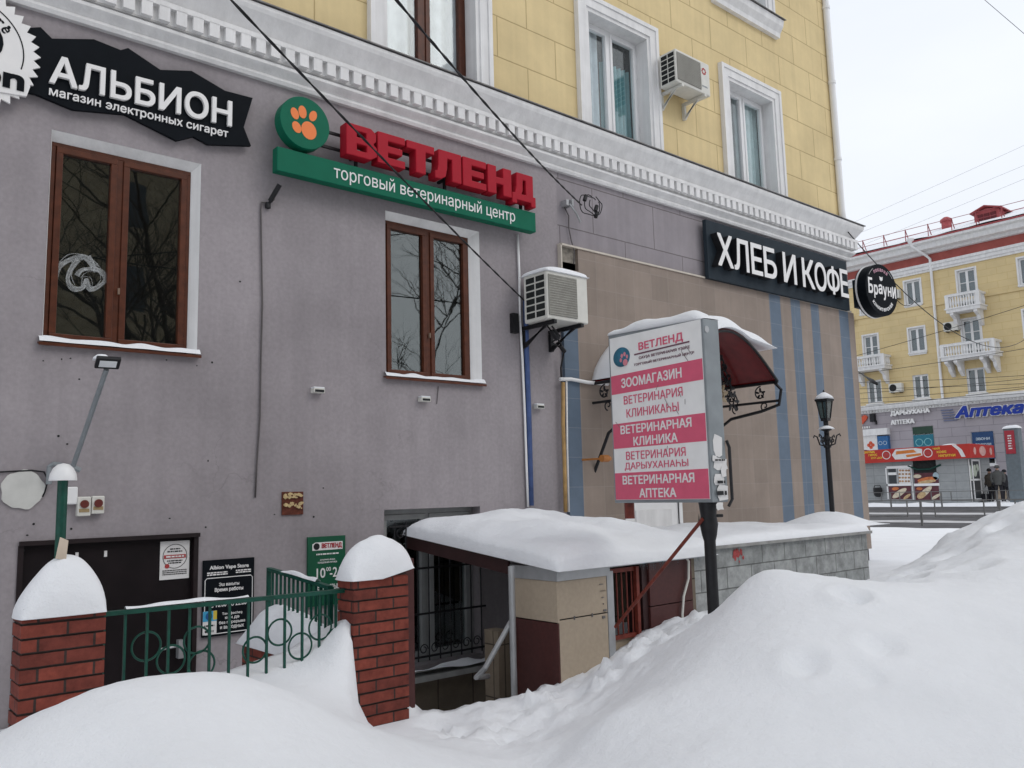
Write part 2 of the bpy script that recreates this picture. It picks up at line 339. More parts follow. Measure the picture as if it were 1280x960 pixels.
def ellipse(mb, c, ux, rx, rz, d, n=28, uz=Z3, tilt=0):
    nrm = ux.cross(uz); c = Vector(c); ct, st = math.cos(tilt), math.sin(tilt)
    pts = []
    for k in range(n):
        t = 2*math.pi*k/n; a, b = rx*math.cos(t), rz*math.sin(t)
        pts.append(c+ux*(a*ct-b*st)+uz*(a*st+b*ct))
    return mb.prism(pts, nrm*d)
def ring(mb, c, ux, r, w, d, n=40, uz=Z3, a0=0, a1=360):
    nrm = ux.cross(uz); c = Vector(c); m = n if a1-a0 == 360 else n+1; vs = []
    for k in range(m):
        t = R(a0+(a1-a0)*k/n); e = ux*math.cos(t)+uz*math.sin(t)
        vs += [c+e*r, c+e*(r+w), c+e*r+nrm*d, c+e*(r+w)+nrm*d]
    fs = []
    for k in range(n):
        i, j = 4*k, 4*((k+1) % m)
        fs += [(i+2, i+3, j+3, j+2), (i, j, j+1, i+1), (i, i+2, j+2, j), (i+1, j+1, j+3, i+3)]
    return mb.add(vs, fs)
def arctext(mb, body, c, ux, r, a_mid, da, h, depth=.003, flip=1, bold=.02):
    c = Vector(c); n = len(body)
    for i, ch in enumerate(body):
        if ch == ' ': continue
        a = R(a_mid - flip*(i-(n-1)/2)*da); e = ux*math.cos(a)+Z3*math.sin(a); up = e*flip; tx = up.cross(-(ux.cross(Z3)))
        tx = (ux*up.dot(Z3) - Z3*up.dot(ux)); hh = h if ch.isupper() else h*.8
        text(mb, ch, c+e*r, tx, hh*.72, hh, depth, bold, uz=up)
    return mb
def nz(x, y, s=1.0, o=0.0): return mnoise.noise(Vector((x*s+o, y*s-o, o*.37)))
def snow_slab(name, x0, x1, y0, y1, zb, h, label, cat='snow', group='caps of snow', p=4.0, n=26, seed=1, amp=.12, e=.5, over=0.0, peak=(.5, .5), skew=0.0, rnd=0.0):
    """snow lying on a rectangle: zb(x,y) under it, rounded edges, lumpy top"""
    mb = MB(); top = []; bot = []
    for j in range(n+1):
        for i in range(n+1):
            u, v = i/n, j/n
            uu = abs((u-peak[0])/(peak[0] if u < peak[0] else 1-peak[0])); vv = abs((v-peak[1])/(peak[1] if v < peak[1] else 1-peak[1]))
            k = max(0, (1-uu**p)*(1-vv**p))**e
            a_, b_ = 2*u-1, 2*v-1; x = (x0+x1)/2+(x1-x0)/2*a_*math.sqrt(1-rnd*b_*b_); y = (y0+y1)/2+(y1-y0)/2*b_*math.sqrt(1-rnd*a_*a_)
            k2 = over*math.sin(math.pi*min(1, k))            # belly out a little over the edge
            xx = x+(u-.5)*2*k2; yy = y+(v-.5)*2*k2
            hh = h*k*(1+amp*2*nz(x, y, 1.7, seed*3.1)+amp*.7*nz(x, y, 4, seed*1.7)+amp*.12*nz(x, y, 16, seed)) + skew*k*(u-.5)
            top.append((xx, yy, zb(x, y)+hh)); bot.append((x, y, zb(x, y)-.004))
    N = n+1
    fs = [(j*N+i, j*N+i+1, (j+1)*N+i+1, (j+1)*N+i) for j in range(n) for i in range(n)]
    o = N*N; fs += [tuple(a+o for a in f[::-1]) for f in fs]
    per = [i for i in range(N)]+[(j)*N+n for j in range(1, N)]+[n*N+i for i in range(n-1, -1, -1)]+[j*N for j in range(n-1, 0, -1)]
    fs += [(per[k], per[k]+o, per[(k+1) % len(per)]+o, per[(k+1) % len(per)]) for k in range(len(per))]
    mb.add(top+bot, fs)
    return solo(name, mb, snow, label, cat, group, smooth=True)
def wallcells(mb, plane, a0, a1, z0, z1, holes):
    A = sorted({a0, a1}|{h[0] for h in holes}|{h[1] for h in holes}); Zs = sorted({z0, z1}|{h[2] for h in holes}|{h[3] for h in holes})
    A = [a for a in A if a0 <= a <= a1]; Zs = [z for z in Zs if z0 <= z <= z1]
    idx = {}; vs = []; fs = []
    def vid(a, z):
        if (a, z) not in idx:
            idx[(a, z)] = len(vs); vs.append((a, plane[1], z) if plane[0] == 'Y' else (plane[1], a, z))
        return idx[(a, z)]
    for i in range(len(A)-1):
        for j in range(len(Zs)-1):
            ca, cz = (A[i]+A[i+1])/2, (Zs[j]+Zs[j+1])/2
            if any(h[0] < ca < h[1] and h[2] < cz < h[3] for h in holes): continue
            fs.append((vid(A[i], Zs[j]), vid(A[i+1], Zs[j]), vid(A[i+1], Zs[j+1]), vid(A[i], Zs[j+1])))
    return mb.add(vs, fs)
def pb(mb, plane, a0, a1, z0, z1, d0, d1):
    """box on a facade: a along it, d = depth behind (negative: in front)"""
    k, v = plane
    return mb.box(a0, a1, v+d0, v+d1, z0, z1) if k == 'Y' else mb.box(v+d0, v+d1, a0, a1, z0, z1)
#PART2
# ================================================================== SETTING: snow ground, road
CP = np.array([  # x, y, height of the snow
 (3.57,4.6,.17),(4.0,4.6,.20),(4.6,4.75,.2),(4.8,4.55,.35),(5.37,4.5,.50),(5.9,4.6,.55),(6.3,4.8,.52),(7.5,4.7,.52),(9.5,4.9,.52),(11.9,6.1,.45),(16,8,.38),(22,9.5,.33),(22,3,.35),(25,11,.30),
 (5.28,4.0,.70),(5.7,3.9,.62),(4.9,4.2,.50),(2.95,4.85,.42),(3.2,4.82,.18),(3.55,4.9,.16),(4.1,4.93,.18),(4.6,4.9,.19),(5.2,4.93,.3),(5.67,4.93,.47),(6.27,4.93,.52),
 (2.62,5,.70),(2.75,4.97,.80),(2.86,4.96,.93),(2.80,4.90,.82),(2.74,4.8,.68),(2.69,4.7,.56),(2.64,4.6,.45),(2.5,4.8,.58),(2.35,4.6,.56),(2.3,5,.61),(2.1,5,.60),(1.64,5,.66),(1.37,5,.66),(.95,4.8,.58),(.5,4.8,.42),(0,5,.2),(-3,5,.2),(-3,7,.2),(-8,5,.2),(0,7,.2),
 (.2,3.6,.50),(.5,3.6,.68),(.68,3.6,.80),(.85,3.6,.89),(1.03,3.6,.94),(1.34,3.6,.925),(1.6,3.6,.87),(1.9,3.6,.71),(2.3,3.6,.50),(2.8,3.6,.31),(1.0,2.9,.70),(1.9,3.0,.48),(.5,3,.45),(-1,3.4,.35),
 (1.2,4.2,.82),(2.0,4.3,.62),(2.7,4.2,.33),(3.2,4.2,.17),(2.5,3.0,.30),(3.0,3.4,.22),(2,2,.2),(1,1.4,.2),(0,0,.02),(0,1.5,.25),(-4,0,.1),(0,-4,0),(5,-4,.1),(-8,-6,0),(8,-10,0),(0,-12,0),(20,-8,.3),
 (4.86,3.24,1.11),(4.66,3.44,.86),(4.48,3.63,.65),(4.29,3.82,.45),(4.07,4.05,.24),(3.85,4.22,.17),(3.5,4.1,.12),
 (5.1,3.1,1.06),(5.6,3.0,.98),(6.2,3.15,.90),(6.9,3.45,.86),(7.7,4.13,.70),(7.84,4.05,.74),(8.25,3.68,.96),(8.5,3.43,1.20),(8.7,3.24,1.34),(8.95,3.0,1.42),(9.3,2.6,1.52),(10,2,1.6),(11,4,.8),(13,3,.8),(12,1,1.4),
 (7.6,4.5,.54),(9,4.5,.56),(10.5,4.6,.52),
 (4.7,2.7,1.0),(4.2,2.6,.84),(3.6,2.6,.62),(3.3,3.2,.48),(3.0,2.4,.48),(3.9,1.6,.50),(5.0,2.0,.84),(6.2,2.0,1.03),(7.5,2.4,1.24),(6.5,.8,.92),(9,0,1.4),(5,0,.5),(3.7,3.6,.36)])
def tps_fit(P):
    def K(a, b): return np.sqrt(((a[:, None, :]-b[None])**2).sum(-1)+.02)
    n = len(P); A = np.zeros((n+3, n+3)); A[:n, :n] = K(P[:, :2], P[:, :2]) - np.eye(n)*.02
    A[:n, n] = 1; A[:n, n+1:] = P[:, :2]; A[n:, :n] = A[:n, n:].T
    w = np.linalg.solve(A, np.r_[P[:, 2], 0, 0, 0])
    return lambda q: K(q, P[:, :2])@w[:n] + w[n] + q@w[n+1:]
TPS = tps_fit(CP)
PITS = [(3.31, 6.24, 4.98, 7.0, -.75), (.95, 3.30, 5.24, 7.0, .12)]
DENTS = [(4.80,2.60,.11,.085),(4.0,2.44,.11,.05),(4.4,2.24,.12,.045),(6.2,2.92,.14,.08),(5.55,3.12,.13,.07),(5.25,2.9,.14,.035),(4.1,2.15,.07,.03),(6.9,3.2,.14,.06),(7.5,3.1,.2,.06),(7.2,3.35,.12,.05),(8.1,2.9,.18,.07),(5.75,2.72,.16,.03),(6.5,2.6,.2,.05)]
def terrain():
    xs = np.r_[np.arange(-14, -2, .5), np.arange(-2, 10, .045), np.arange(10, 25.6, .22)]
    ys = np.r_[np.arange(-16, -1, .6), np.arange(-1, 1.4, .12), np.arange(1.4, 7.02, .045), np.arange(7.1, 14, .3), np.arange(14, 60, 1.5)]
    X, Y = np.meshgrid(xs, ys); q = np.c_[X.ravel(), Y.ravel()]
    h = np.concatenate([TPS(q[i:i+20000]) for i in range(0, len(q), 20000)])
    far = np.clip((q[:, 0]-11)/5, 0, 1); h = h*(1-far)+(.36-.006*(q[:, 0]-16))*far
    far = np.clip((q[:, 1]-8)/4, 0, 1); h = h*(1-far)+.33*far
    far = np.clip((-1-q[:, 1])/5, 0, 1); h = h*(1-far)+.05*far
    out = []
    for (x, y), z in zip(q, h):
        if -2 < x < 14 and y > -1:
            z += .035*nz(x, y, 1.1, 3)+.014*nz(x, y, 3.3, 5)
            tr = max(0, 1-abs(y-4.45)/.75)*max(0, min(1, (x-2.7)/.5)) if x < 12 else 0            # trodden path
            z += tr*(.06*nz(x, y, 4.5, 9)+.055*nz(x, y, 9, 2))
            bk = max(0, min(1, (x-6.3)/1.5))*max(0, min(1, (4.2-y)/.6))
            z += bk*(.05*nz(x, y, 2.2, 7)+.025*nz(x, y, 6, 1)+.02*abs(nz(x, y, 11, 6)))+tr*.03*abs(nz(x, y, 16, 3))
            z += .004*nz(x, y, 14, 4)+.003*nz(x, y, 31, 2)
            cl = nz(x, y, 7.5, 12)+.5*nz(x, y, 17, 5)                    # clods thrown up along the trodden path
            if 2.6 < x < 11 and 3.2 < y < 5: z += max(0, cl-.22)*.16*max(.25 if x > 6.5 else .1, tr)
            for dx, dy, r, dd in DENTS:
                d2 = ((x-dx)**2+(y-dy)**2*1.6)/r**2
                if d2 < 9: z += -dd*math.exp(-d2*1.4)+dd*.35*math.exp(-(math.sqrt(d2)-1.35)**2*4)
        elif y < 0 or x > 14: z += .03*nz(x, y, .8, 3)
        if 0 < y < 4.96 and x < 3.32 and x/y > .571:                       # scoured hollow at the foot of the right pillar
            cp = .19+.24*max(0, 1-(x/y-.571)/.025); k = max(0, min(1, (y-4.2)/.3)); z += (min(z, cp)-z)*k
        for a, b, c, d, fl in PITS:
            if a < x < b and c < y < d+.03: z = fl+.02*nz(x, y, 3)
        if y > 7.05 and x < 13.5: z = -.8
        out.append((x, y, z))
    nx, ny = len(xs), len(ys)
    mb = MB().add(out, [(j*nx+i, j*nx+i+1, (j+1)*nx+i+1, (j+1)*nx+i) for j in range(ny-1) for i in range(nx-1)])
    return struct('snow_ground', mb, snow, smooth=True)
terrain()
mb = MB(); mb.grid([-700, -60, 26, 60, 700], [-700, -50, 0, 50, 700], lambda x, y: -1.3 if x < 60 else -.6); struct('ground', mb, snow_dirty)
zr = lambda x, y: .16+.017*(x-25)
mb = MB(); mb.grid(list(np.arange(24.6, 43.2, .6)), [-80]+list(np.arange(-10, 42, 1.5))+[90], lambda x, y: zr(x, y)+.015*nz(x, y, .5)); struct('road', mb, asphalt, smooth=True)
for i, (x, w) in enumerate(((31.0, .55), (36.4, .7))):        # slush ridges left between the wheel tracks
    mb = MB(); mb.grid([x-w, x-w*.5, x, x+w*.5, x+w], list(np.arange(-12, 44, .8)), lambda a, y: zr(a, y)+.004+max(0, .035*(1-abs(a-x)/w)*(1+2*nz(a, y, .7)))); struct('road_slush', mb, snow_dirty, smooth=True)
mb = MB(); mb.box(43.0, 60, -80, 90, -.5, .52); struct('pavement', mb, snow, bevel=.03)
def drift(x, y): return .50+.10*max(0, 1-abs(x-43.5)/.8)*(1+nz(x, y, .9))+.03*nz(x, y, .7)
mb = MB(); mb.grid(list(np.arange(42.5, 54.2, .35)), list(np.arange(-10, 42, .5)), lambda x, y: drift(x, y)+.03 if x > 42.7 else .2); struct('pavement_snow', mb, snow, smooth=True)

# ================================================================== MAIN BUILDING (facade on the plane y = 7)
FY = ('Y', 7.0)
XC = 13.57
bld = thing('apartment_building', 'yellow and grey corner apartment building with shops at street level and white moulded cornice', 'building', (6, 7, 0))
LW = [(1.365, 2.52, 2.86, 4.52), (4.36, 5.55, 2.81, 4.48)]                      # lower brown windows
BW = [(4.33, 5.49, .03, 1.52)]                                                  # basement window
DOOR = [(1.30, 2.55, -.2, 1.385)]
WD = [(7.72, 8.68, 1.10, 2.55)]
mb = MB(); wallcells(mb, ('Y', 7.0), -7, 6.74, -.9, 5.50, LW+BW+DOOR); part(bld, 'plaster_wall', mb, plaster)
mb = MB(); wallcells(mb, ('Y', 7.0), 6.74, XC, 4.55, 5.50, []); mb.add([(XC,7,-.5),(XC,25,-.5),(XC,25,5.5),(XC,7,5.5)], [(0,1,2,3)]); part(bld, 'stone_panel', mb, stonegrey)
mb = MB(); wallcells(mb, ('Y', 7.0), 6.74, 7.02, 4.35, 4.55, []); mb.add([(6.74,7,4.4)], []); part(bld, 'bare_patch', mb, mat('bare_mortar', (.26, .235, .20), .9, var=.4, scale=18))
# cladding with real depth, 4 cm proud; blue columns
mb = MB(); mb.box(6.97, 11.03, 6.96, 7.0, .6, 4.53) if False else None
def clad(a0, a1, z0, z1): mb.box(a0, a1, 6.955, 7.01, z0, z1)
mb = MB()
xs = [6.97, 7.72, 8.68, 11.05, 11.35, 11.64, 11.91, 12.22, 12.46, 13.10, 13.40, XC+.02]
clad(7.02, 7.72, 4.25, 4.53); clad(6.97, 7.72, .6, 4.25); clad(7.72, 8.68, 2.55, 4.53); clad(8.68, 11.05, .6, 4.53)
clad(11.35, 11.64, .6, 4.53); clad(11.91, 12.22, .6, 4.53); clad(12.46, 13.10, .6, 4.53); clad(13.40, XC+.02, .6, 4.53)
part(bld, 'tile_cladding', mb, tile)
for a, b, c in ((6.74, 6.97, 3.62), (11.05, 11.35, 4.53), (11.64, 11.91, 4.53), (12.22, 12.46, 4.53), (13.10, 13.40, 4.53)): mb = MB(); mb.box(a, b, 6.955, 7.01, .6, c); part(bld, 'blue_stripe', mb, bluetile)
mb = MB(); mb.box(6.74, 6.97, 6.955, 7.01, 3.62, 4.25); part(bld, 'tile_cladding', mb, tile)
mb = MB(); mb.box(6.73, 13.5, 6.94, 7.0, 4.53, 4.552); mb.box(6.725, 6.742, 6.94, 7.0, 3.9, 4.55); part(bld, 'edge_trim', mb, mat('cream_trim', (.55, .5, .43), .5))
# side wall and upper wall
UW = [(4.38, 5.54), (7.37, 8.50), (10.38, 11.53), (1.35, 2.5), (-1.65, -.5), (-4.65, -3.5)]
UH = [(a, b, z, z+1.66) for a, b in UW for z in (6.06, 9.2)]
UX = 13.45
mb = MB(); wallcells(mb, ('Y', 7.0), -7, UX, 6.0, 12.6, UH)
mb.add([(UX,7,6),(UX,25,6),(UX,25,12.6),(UX,7,12.6)], [(0,1,2,3)]); part(bld, 'upper_wall', mb, yellow)
mb = MB(); mb.prism([(-7.3,6.6,12.6),(13.9,6.6,12.6),(13.9,25,12.6),(-7.3,25,12.6)], (0,0,.3)); part(bld, 'roof', mb, white)
mb = MB(); mb.add([(-7,7,-.9),(-7,25,-.9),(-7,25,12.6),(-7,7,12.6),(-7,25,-.9),(13.45,25,-.9),(13.45,25,12.6)], [(0,1,2,3),(1,5,6,2)]); part(bld, 'rear_wall', mb, yellow)
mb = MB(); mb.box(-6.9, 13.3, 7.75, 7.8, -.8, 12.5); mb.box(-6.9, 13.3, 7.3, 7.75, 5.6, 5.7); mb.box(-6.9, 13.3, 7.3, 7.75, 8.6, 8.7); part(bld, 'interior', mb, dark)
# cornice: swept profile (depth in front of the wall, height), returned round the corner
prof = [(0,5.44),(.045,5.44),(.06,5.47),(.06,5.49),(.045,5.50),(.10,5.545),(.115,5.56),(.115,5.59),(.085,5.60),(.085,5.625),(.105,5.628),(.105,5.80),(.13,5.835),(.175,5.90),(.225,5.965),(.24,6.00),(.24,6.035),(0,6.06)]
mb = MB(); n = len(prof)
vs = [(-7, 7-d, z) for d, z in prof]+[(XC+d, 7-d, z) for d, z in prof]+[(XC+d, 25, z) for d, z in prof]
mb.add(vs, [(k*n+i, k*n+i+1, (k+1)*n+i+1, (k+1)*n+i) for k in range(2) for i in range(n-1)])
cor = part(bld, 'cornice', mb, white)
mb = MB(); x = -1.0
while x < XC+.05: mb.box(x, x+.088, 6.845, 6.9, 5.628, 5.755); x += .1405
mb.box(-1, XC+.155, 6.845, 6.9, 5.752, 5.80)
y = 7.0
while y < 10: mb.box(XC+.1, XC+.155, y, y+.088, 5.628, 5.755); y += .1405
c = part(cor, 'dentil_row', mb, white)
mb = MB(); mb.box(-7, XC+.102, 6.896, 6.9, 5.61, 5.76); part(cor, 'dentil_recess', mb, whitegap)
mb = MB(); mb.prism([(-7,6.74,6.045),(XC+.27,6.74,6.045),(XC+.27,7.3,6.075),(-7,7.3,6.075)], (0,0,.012)); part(cor, 'metal_flashing', mb, mat('flashing', (.17,.165,.165), .5, metal=.3, var=.3))
# --- windows
def casement(pl, a0, a1, z0, z1, dep, fm, name='window', mull=.5, sash=.055, fr=.05, cw=None, gm=glass, label=None, transom=None, bld=bld):
    """frame > pane, reveal, curtain ... in an opening; dep = how far the frame sits back"""
    mb = MB(); f0, f1 = dep, dep+.07
    pb(mb, pl, a0, a1, z0, z0+fr, f0, f1); pb(mb, pl, a0, a1, z1-fr, z1, f0, f1); pb(mb, pl, a0, a0+fr, z0+fr, z1-fr, f0, f1); pb(mb, pl, a1-fr, a1, z0+fr, z1-fr, f0, f1)
    m = a0+(a1-a0)*mull
    pb(mb, pl, m-.025, m+.025, z0+fr, z1-fr, f0, f1)
    panes = [(a0+fr, m-.022), (m+.022, a1-fr)]
    for p, q in panes:
        d0, d1 = f0-.014, f1-.02
        pb(mb, pl, p+.002, q-.002, z0+fr+.002, z0+fr+sash, d0, d1); pb(mb, pl, p+.002, q-.002, z1-fr-sash, z1-fr-.002, d0, d1)
        pb(mb, pl, p+.002, p+sash, z0+fr+sash, z1-fr-sash, d0, d1); pb(mb, pl, q-sash, q-.002, z0+fr+sash, z1-fr-sash, d0, d1)
        if transom: pb(mb, pl, p+sash, q-sash, z0+(z1-z0)*transom-.02, z0+(z1-z0)*transom+.02, d0, d1)
    w = part(bld, name, mb, fm, label, bevel=.004)
    mb = MB()
    for p, q in panes: pb(mb, pl, p+sash-.004, q-sash+.004, z0+fr+sash-.004, z1-fr-sash+.004, f0+.02, f0+.026)
    part(w, 'pane', mb, gm)
    return w, panes, f0, f1
def reveal(w, pl, a0, a1, z0, z1, dep, m=white):
    k, v = pl; mb = MB()
    P = (lambda a, z, d: (a, v+d, z)) if k == 'Y' else (lambda a, z, d: (v+d, a, z))
    o = [(a0, z0), (a1, z0), (a1, z1), (a0, z1)]
    mb.add([P(a, z, 0) for a, z in o]+[P(a, z, dep+.08) for a, z in o], [(i, (i+1) % 4, (i+1) % 4+4, i+4) for i in range(4)])
    part(w, 'reveal', mb, m)
def splay(w, a0, a1, z0, z1, dep, sx, sz):
    mb = MB(); o = [(a0, z0), (a1, z0), (a1, z1), (a0, z1)]; q = [(a0+.02, z0), (a1-sx, z0), (a1-sx, z1-sz), (a0+.02, z1-sz)]
    mb.add([(a, 6.998, z) for a, z in o]+[(a, 7+dep, z) for a, z in q]+[(a, 7.15, z) for a, z in q], [(i, (i+1) % 4, (i+1) % 4+4, i+4) for i in range(4)]+[(i+4, (i+1) % 4+4, (i+1) % 4+8, i+8) for i in range(4)]); part(w, 'reveal', mb, white)
def drape(w, a0, a1, z0, z1, y, m, k=9):
    mb = MB(); xs = np.linspace(a0, a1, 70)
    mb.add([(x, y+.03*math.sin(k*2*math.pi*(x-a0)/(a1-a0)+math.sin(x*9)), z) for z in (z0, z1) for x in xs], [(i, i+1, 71+i, 70+i) for i in range(69)]); part(w, 'curtain', mb, m, smooth=True)
for i, (a0, a1, z0, z1) in enumerate(LW):
    dep = (.20, .16)[i]
    sx_, sz_ = ((.06, .065), (.10, .07))[i]; dep = .07
    w, panes, f0, f1 = casement(FY, a0+.02, a1-sx_, z0, z1-sz_, dep, wood, sash=.05, fr=.032, mull=.47 if i == 0 else .5, label=('brown window with pale scribble on its left pane', 'brown window beside the wall air conditioner')[i])
    splay(w, a0, a1, z0, z1, dep, *(((.06, .065), (.10, .07))[i]))
    mb = MB(); mb.prism([(a0-.03,6.95,z0-.022),(a1+.02,6.95,z0-.022),(a1+.02,7.10,z0-.004),(a0-.03,7.10,z0-.004)], (0,0,.012)); mb.box(a0-.03, a1+.02, 6.946, 6.95, z0-.034, z0-.010); part(w, 'sill', mb, wood)
    mb = MB(); mb.box(a0+.46*(a1-a0), a0+.46*(a1-a0)+.014, 7+dep-.035, 7+dep-.015, z0+.44, z0+.49); part(w, 'handle', mb, mat('dull_handle', (.2, .14, .1), .4))
    xs = np.linspace(a0-.025, a1+.015, 40); mb = MB(); ys = np.linspace(6.948, 7.0+dep+.005, 8)
    mb.grid(list(xs), list(ys), lambda x, y: z0-.008+.05*max(0, 1-abs((y-7.03)/.085)**4)*(1+.5*nz(x, y, 6, i)))
    solo('snow_strip', mb, snow, ('thin strip of snow on the sill of the window with the scribble', 'thin strip of snow on the sill of the brown window beside the wall air conditioner')[i], 'snow', 'caps of snow', smooth=True)
    if i == 0:
        sm = MATS.get('frost_smear') or mat('frost_smear', (.6, .62, .62), .8, var=.3, scale=40)
        sm.node_tree.nodes['Principled BSDF'].inputs['Alpha'].default_value = .3
        sc = lambda x, y: at(x, y, Y=7.086)
        mb = MB()
        for pts, r in (([(68,346),(75,333),(86,325),(99,322),(109,323),(117,333),(122,341)], .016), ([(97,324),(88,337),(85,350),(92,361),(103,360),(108,349),(112,361),(122,359),(131,350),(128,341),(118,336),(102,338),(95,347)], .014), ([(108,321),(114,330),(120,338)], .02)):
            p = [sc(*q) for q in pts]; q2 = []
            for a, b in zip(p, p[1:]):
                pass
            m = len(p)
            for k in range(m-1):                        # smooth stroke through the points
                e0, e1, e2, e3 = p[max(0, k-1)], p[k], p[k+1], p[min(m-1, k+2)]
                for t in np.linspace(0, 1, 8)[:-1]: q2.append((e1*2+(e2-e0)*t+(e0*2-e1*5+e2*4-e3)*t*t+(e1*3-e0-e2*3+e3)*t**3)*.5)
            for st, (wd, of) in enumerate(((1.0, 0), (.5, .8), (.4, -.9), (.25, 1.7))):
                L_ = []; Rr = []
                for k in range(len(q2)-1):
                    d = (q2[k+1]-q2[k]).normalized(); nn = Vector((-d.z, 0, d.x)); cc = q2[k]+nn*r*of*(1+.4*math.sin(k*.3+st)); ww = r*wd*(.6+.5*abs(math.sin(k*.17+st)))
                    L_.append(cc-nn*ww+Vector((0, -.0007*st, 0))); Rr.append(cc+nn*ww+Vector((0, -.0007*st, 0)))
                n_ = len(L_); mb.add(L_+Rr, [(k, k+1, n_+k+1, n_+k) for k in range(n_-1)])
        part(w, 'frost_smear', mb, sm)
for (a0, a1), (z, nm) in [(u, z) for u in UW for z in ((6.06, 'a'), (9.2, 'b'))]:
    if nm == 'b' and not 10 < a0 < 11: 
        if a0 < 7: continue
    if a0 < 0 and nm == 'b': continue
    brown = 4 < a0 < 5
    z1 = z+1.66; dep = .16
    w, panes, f0, f1 = casement(FY, a0, a1, z, z1, dep, wood if brown else pvc, sash=.045 if not brown else .06, fr=.04, gm=glassmat('upper_window_glass', tint=(.96, .98, .985), ior=1.6, wob=.01), label='brown framed window with pale curtains' if brown else None)
    reveal(w, FY, a0, a1, z, z1, dep)
    t = .22; mb = MB()       # moulded architrave
    for s0, s1, dd in ((0, t, .035), (.05, t-.03, .055), (t-.06, t-.004, .07)):
        mb.box(a0-s1, a0-s0-(.001), 7-dd, 7.0, z-.0, z1+s0) if s0 else mb.box(a0-t, a0, 7-dd, 7.0, z, z1-.001)
        mb.box(a1+s0+.001, a1+s1, 7-dd, 7.0, z, z1+s0) if s0 else mb.box(a1, a1+t, 7-dd, 7.0, z, z1-.001)
        mb.box(a0-s1, a1+s1, 7-dd-.001, 7.0, z1+s0, z1+s1)
    part(w, 'architrave', mb, white)
    if z > 9:
        mb = MB(); mb.prism([(a0-.3,7,z-.32),(a0-.3,6.93,z-.32),(a0-.3,6.92,z-.25),(a0-.3,6.86,z-.16),(a0-.3,6.84,z-.06),(a0-.3,7,z-.02)], (a1-a0+.6,0,0)); part(w, 'sill', mb, white)
        mb = MB(); mb.prism([(a0-.33,6.81,z-.055),(a1+.33,6.81,z-.055),(a1+.33,7.02,z-.012),(a0-.33,7.02,z-.012)], (0,0,.01)); part(w, 'sill_flashing', mb, MATS['flashing'])
    if brown: drape(w, a0+.02, a1-.02, z+.02, z1, 7.29, curtain, 5)
    elif a0 > 7 and a0 < 8:
        drape(w, a0, a0+.50, z, z1, 7.29, mat('grey_tulle', (.66, .71, .74), .9), 4); drape(w, a0+.56, a1, z+.0, z1-.35, 7.31, curtain_teal, 6)
    else: drape(w, a0+.52, a1, z, z1, 7.29, mat('grey_green_tulle', (.55, .66, .66), .9), 6); drape(w, a0, a0+.52, z, z1, 7.32, mat('dark_tulle', (.25, .26, .28), .9), 3)
# --- basement window with white frame, its colour greyed for porch shade, and black grille
w, *_ = casement(FY, 4.33, 5.49, .03, 1.52, .14, mat('shade_greyed_frame', (.33, .34, .34), .5), name='basement_window', gm=glass); reveal(w, FY, 4.33, 5.49, .03, 1.52, .14, plaster)
mb = MB()
for k in range(9): x = 4.40+k*.128; mb.cyl((x, 6.93, .08), (x, 6.93, 1.40), .008, 6)
for z in (.12, .52, .95, 1.36): mb.box(4.34, 5.48, 6.922, 6.938, z-.009, z+.009)
for k in range(8):
    x = 4.46+k*.128
    for z, s in ((.19, 1), (1.30, -1)):
        mb.tube([(x+.05*math.cos(t)*(1-t/14), 6.925, z+.05*math.sin(t)*s*(1-t/14)) for t in np.linspace(0, 8, 16)], .006, 5)
part(w, 'grille', mb, black)
# --- dark steel basement door
mb = MB(); mb.box(1.30, 2.55, 7.03, 7.09, -.2, 1.385); 
dr = part(bld, 'basement_door', mb, mat('dark_steel_door', (.008, .005, .006), .55, var=.3, scale=6, spec=.2))
mb = MB(); mb.box(1.28, 2.57, 6.965, 7.1, 1.36, 1.392); mb.box(2.53, 2.565, 6.985, 7.1, -.2, 1.36); mb.box(1.275, 1.31, 6.985, 7.1, -.2, 1.36); part(dr, 'frame', mb, mat('dark_door_frame', (.014, .008, .009), .5, spec=.3, var=.3))
mb = MB(); mb.box(2.42, 2.46, 6.97, 7.03, .42, .56); mb.cyl((2.40, 6.97, .52), (2.28, 6.97, .51), .011, 8); part(dr, 'handle', mb, galv)
mb = MB()
for x in (1.66, 1.86): mb = MB(); mb.box(x, x+.02, 7.02, 7.03, 1.245, 1.29); part(dr, 'bolt', mb, paper)
# --- white shop door above the terrace
mb = MB(); mb.box(7.72, 8.68, 6.97, 7.03, 1.1, 2.55); wd = part(bld, 'shop_door', mb, pvc)
mb = MB(); mb.box(7.86, 8.54, 6.955, 6.97, 1.18, 1.40); part(wd, 'door_panel', mb, white, bevel=.006)
mb = MB(); mb.box(7.86, 8.54, 6.958, 6.97, 1.50, 2.45); part(wd, 'pane', mb, glass_far)
mb = MB(); mb.box(7.66, 7.72, 6.945, 7, 1.1, 2.6); mb.box(8.68, 8.74, 6.945, 7, 1.1, 2.6); mb.box(7.72, 8.68, 6.945, 7, 2.55, 2.6); part(wd, 'frame', mb, pvc)
# --- downpipe and cable on the corner
mb = MB(); mb.tube([(13.45, 6.95, 12.5), (13.45, 6.95, 6.3), (13.455, 6.93, 6.06)], .055, 12)
for z in (7.2, 8.6, 10, 11.4): mb.cyl((13.45, 6.95, z), (13.45, 6.95, z+.05), .066, 12)
part(bld, 'downpipe', mb, pvc, smooth='angle')
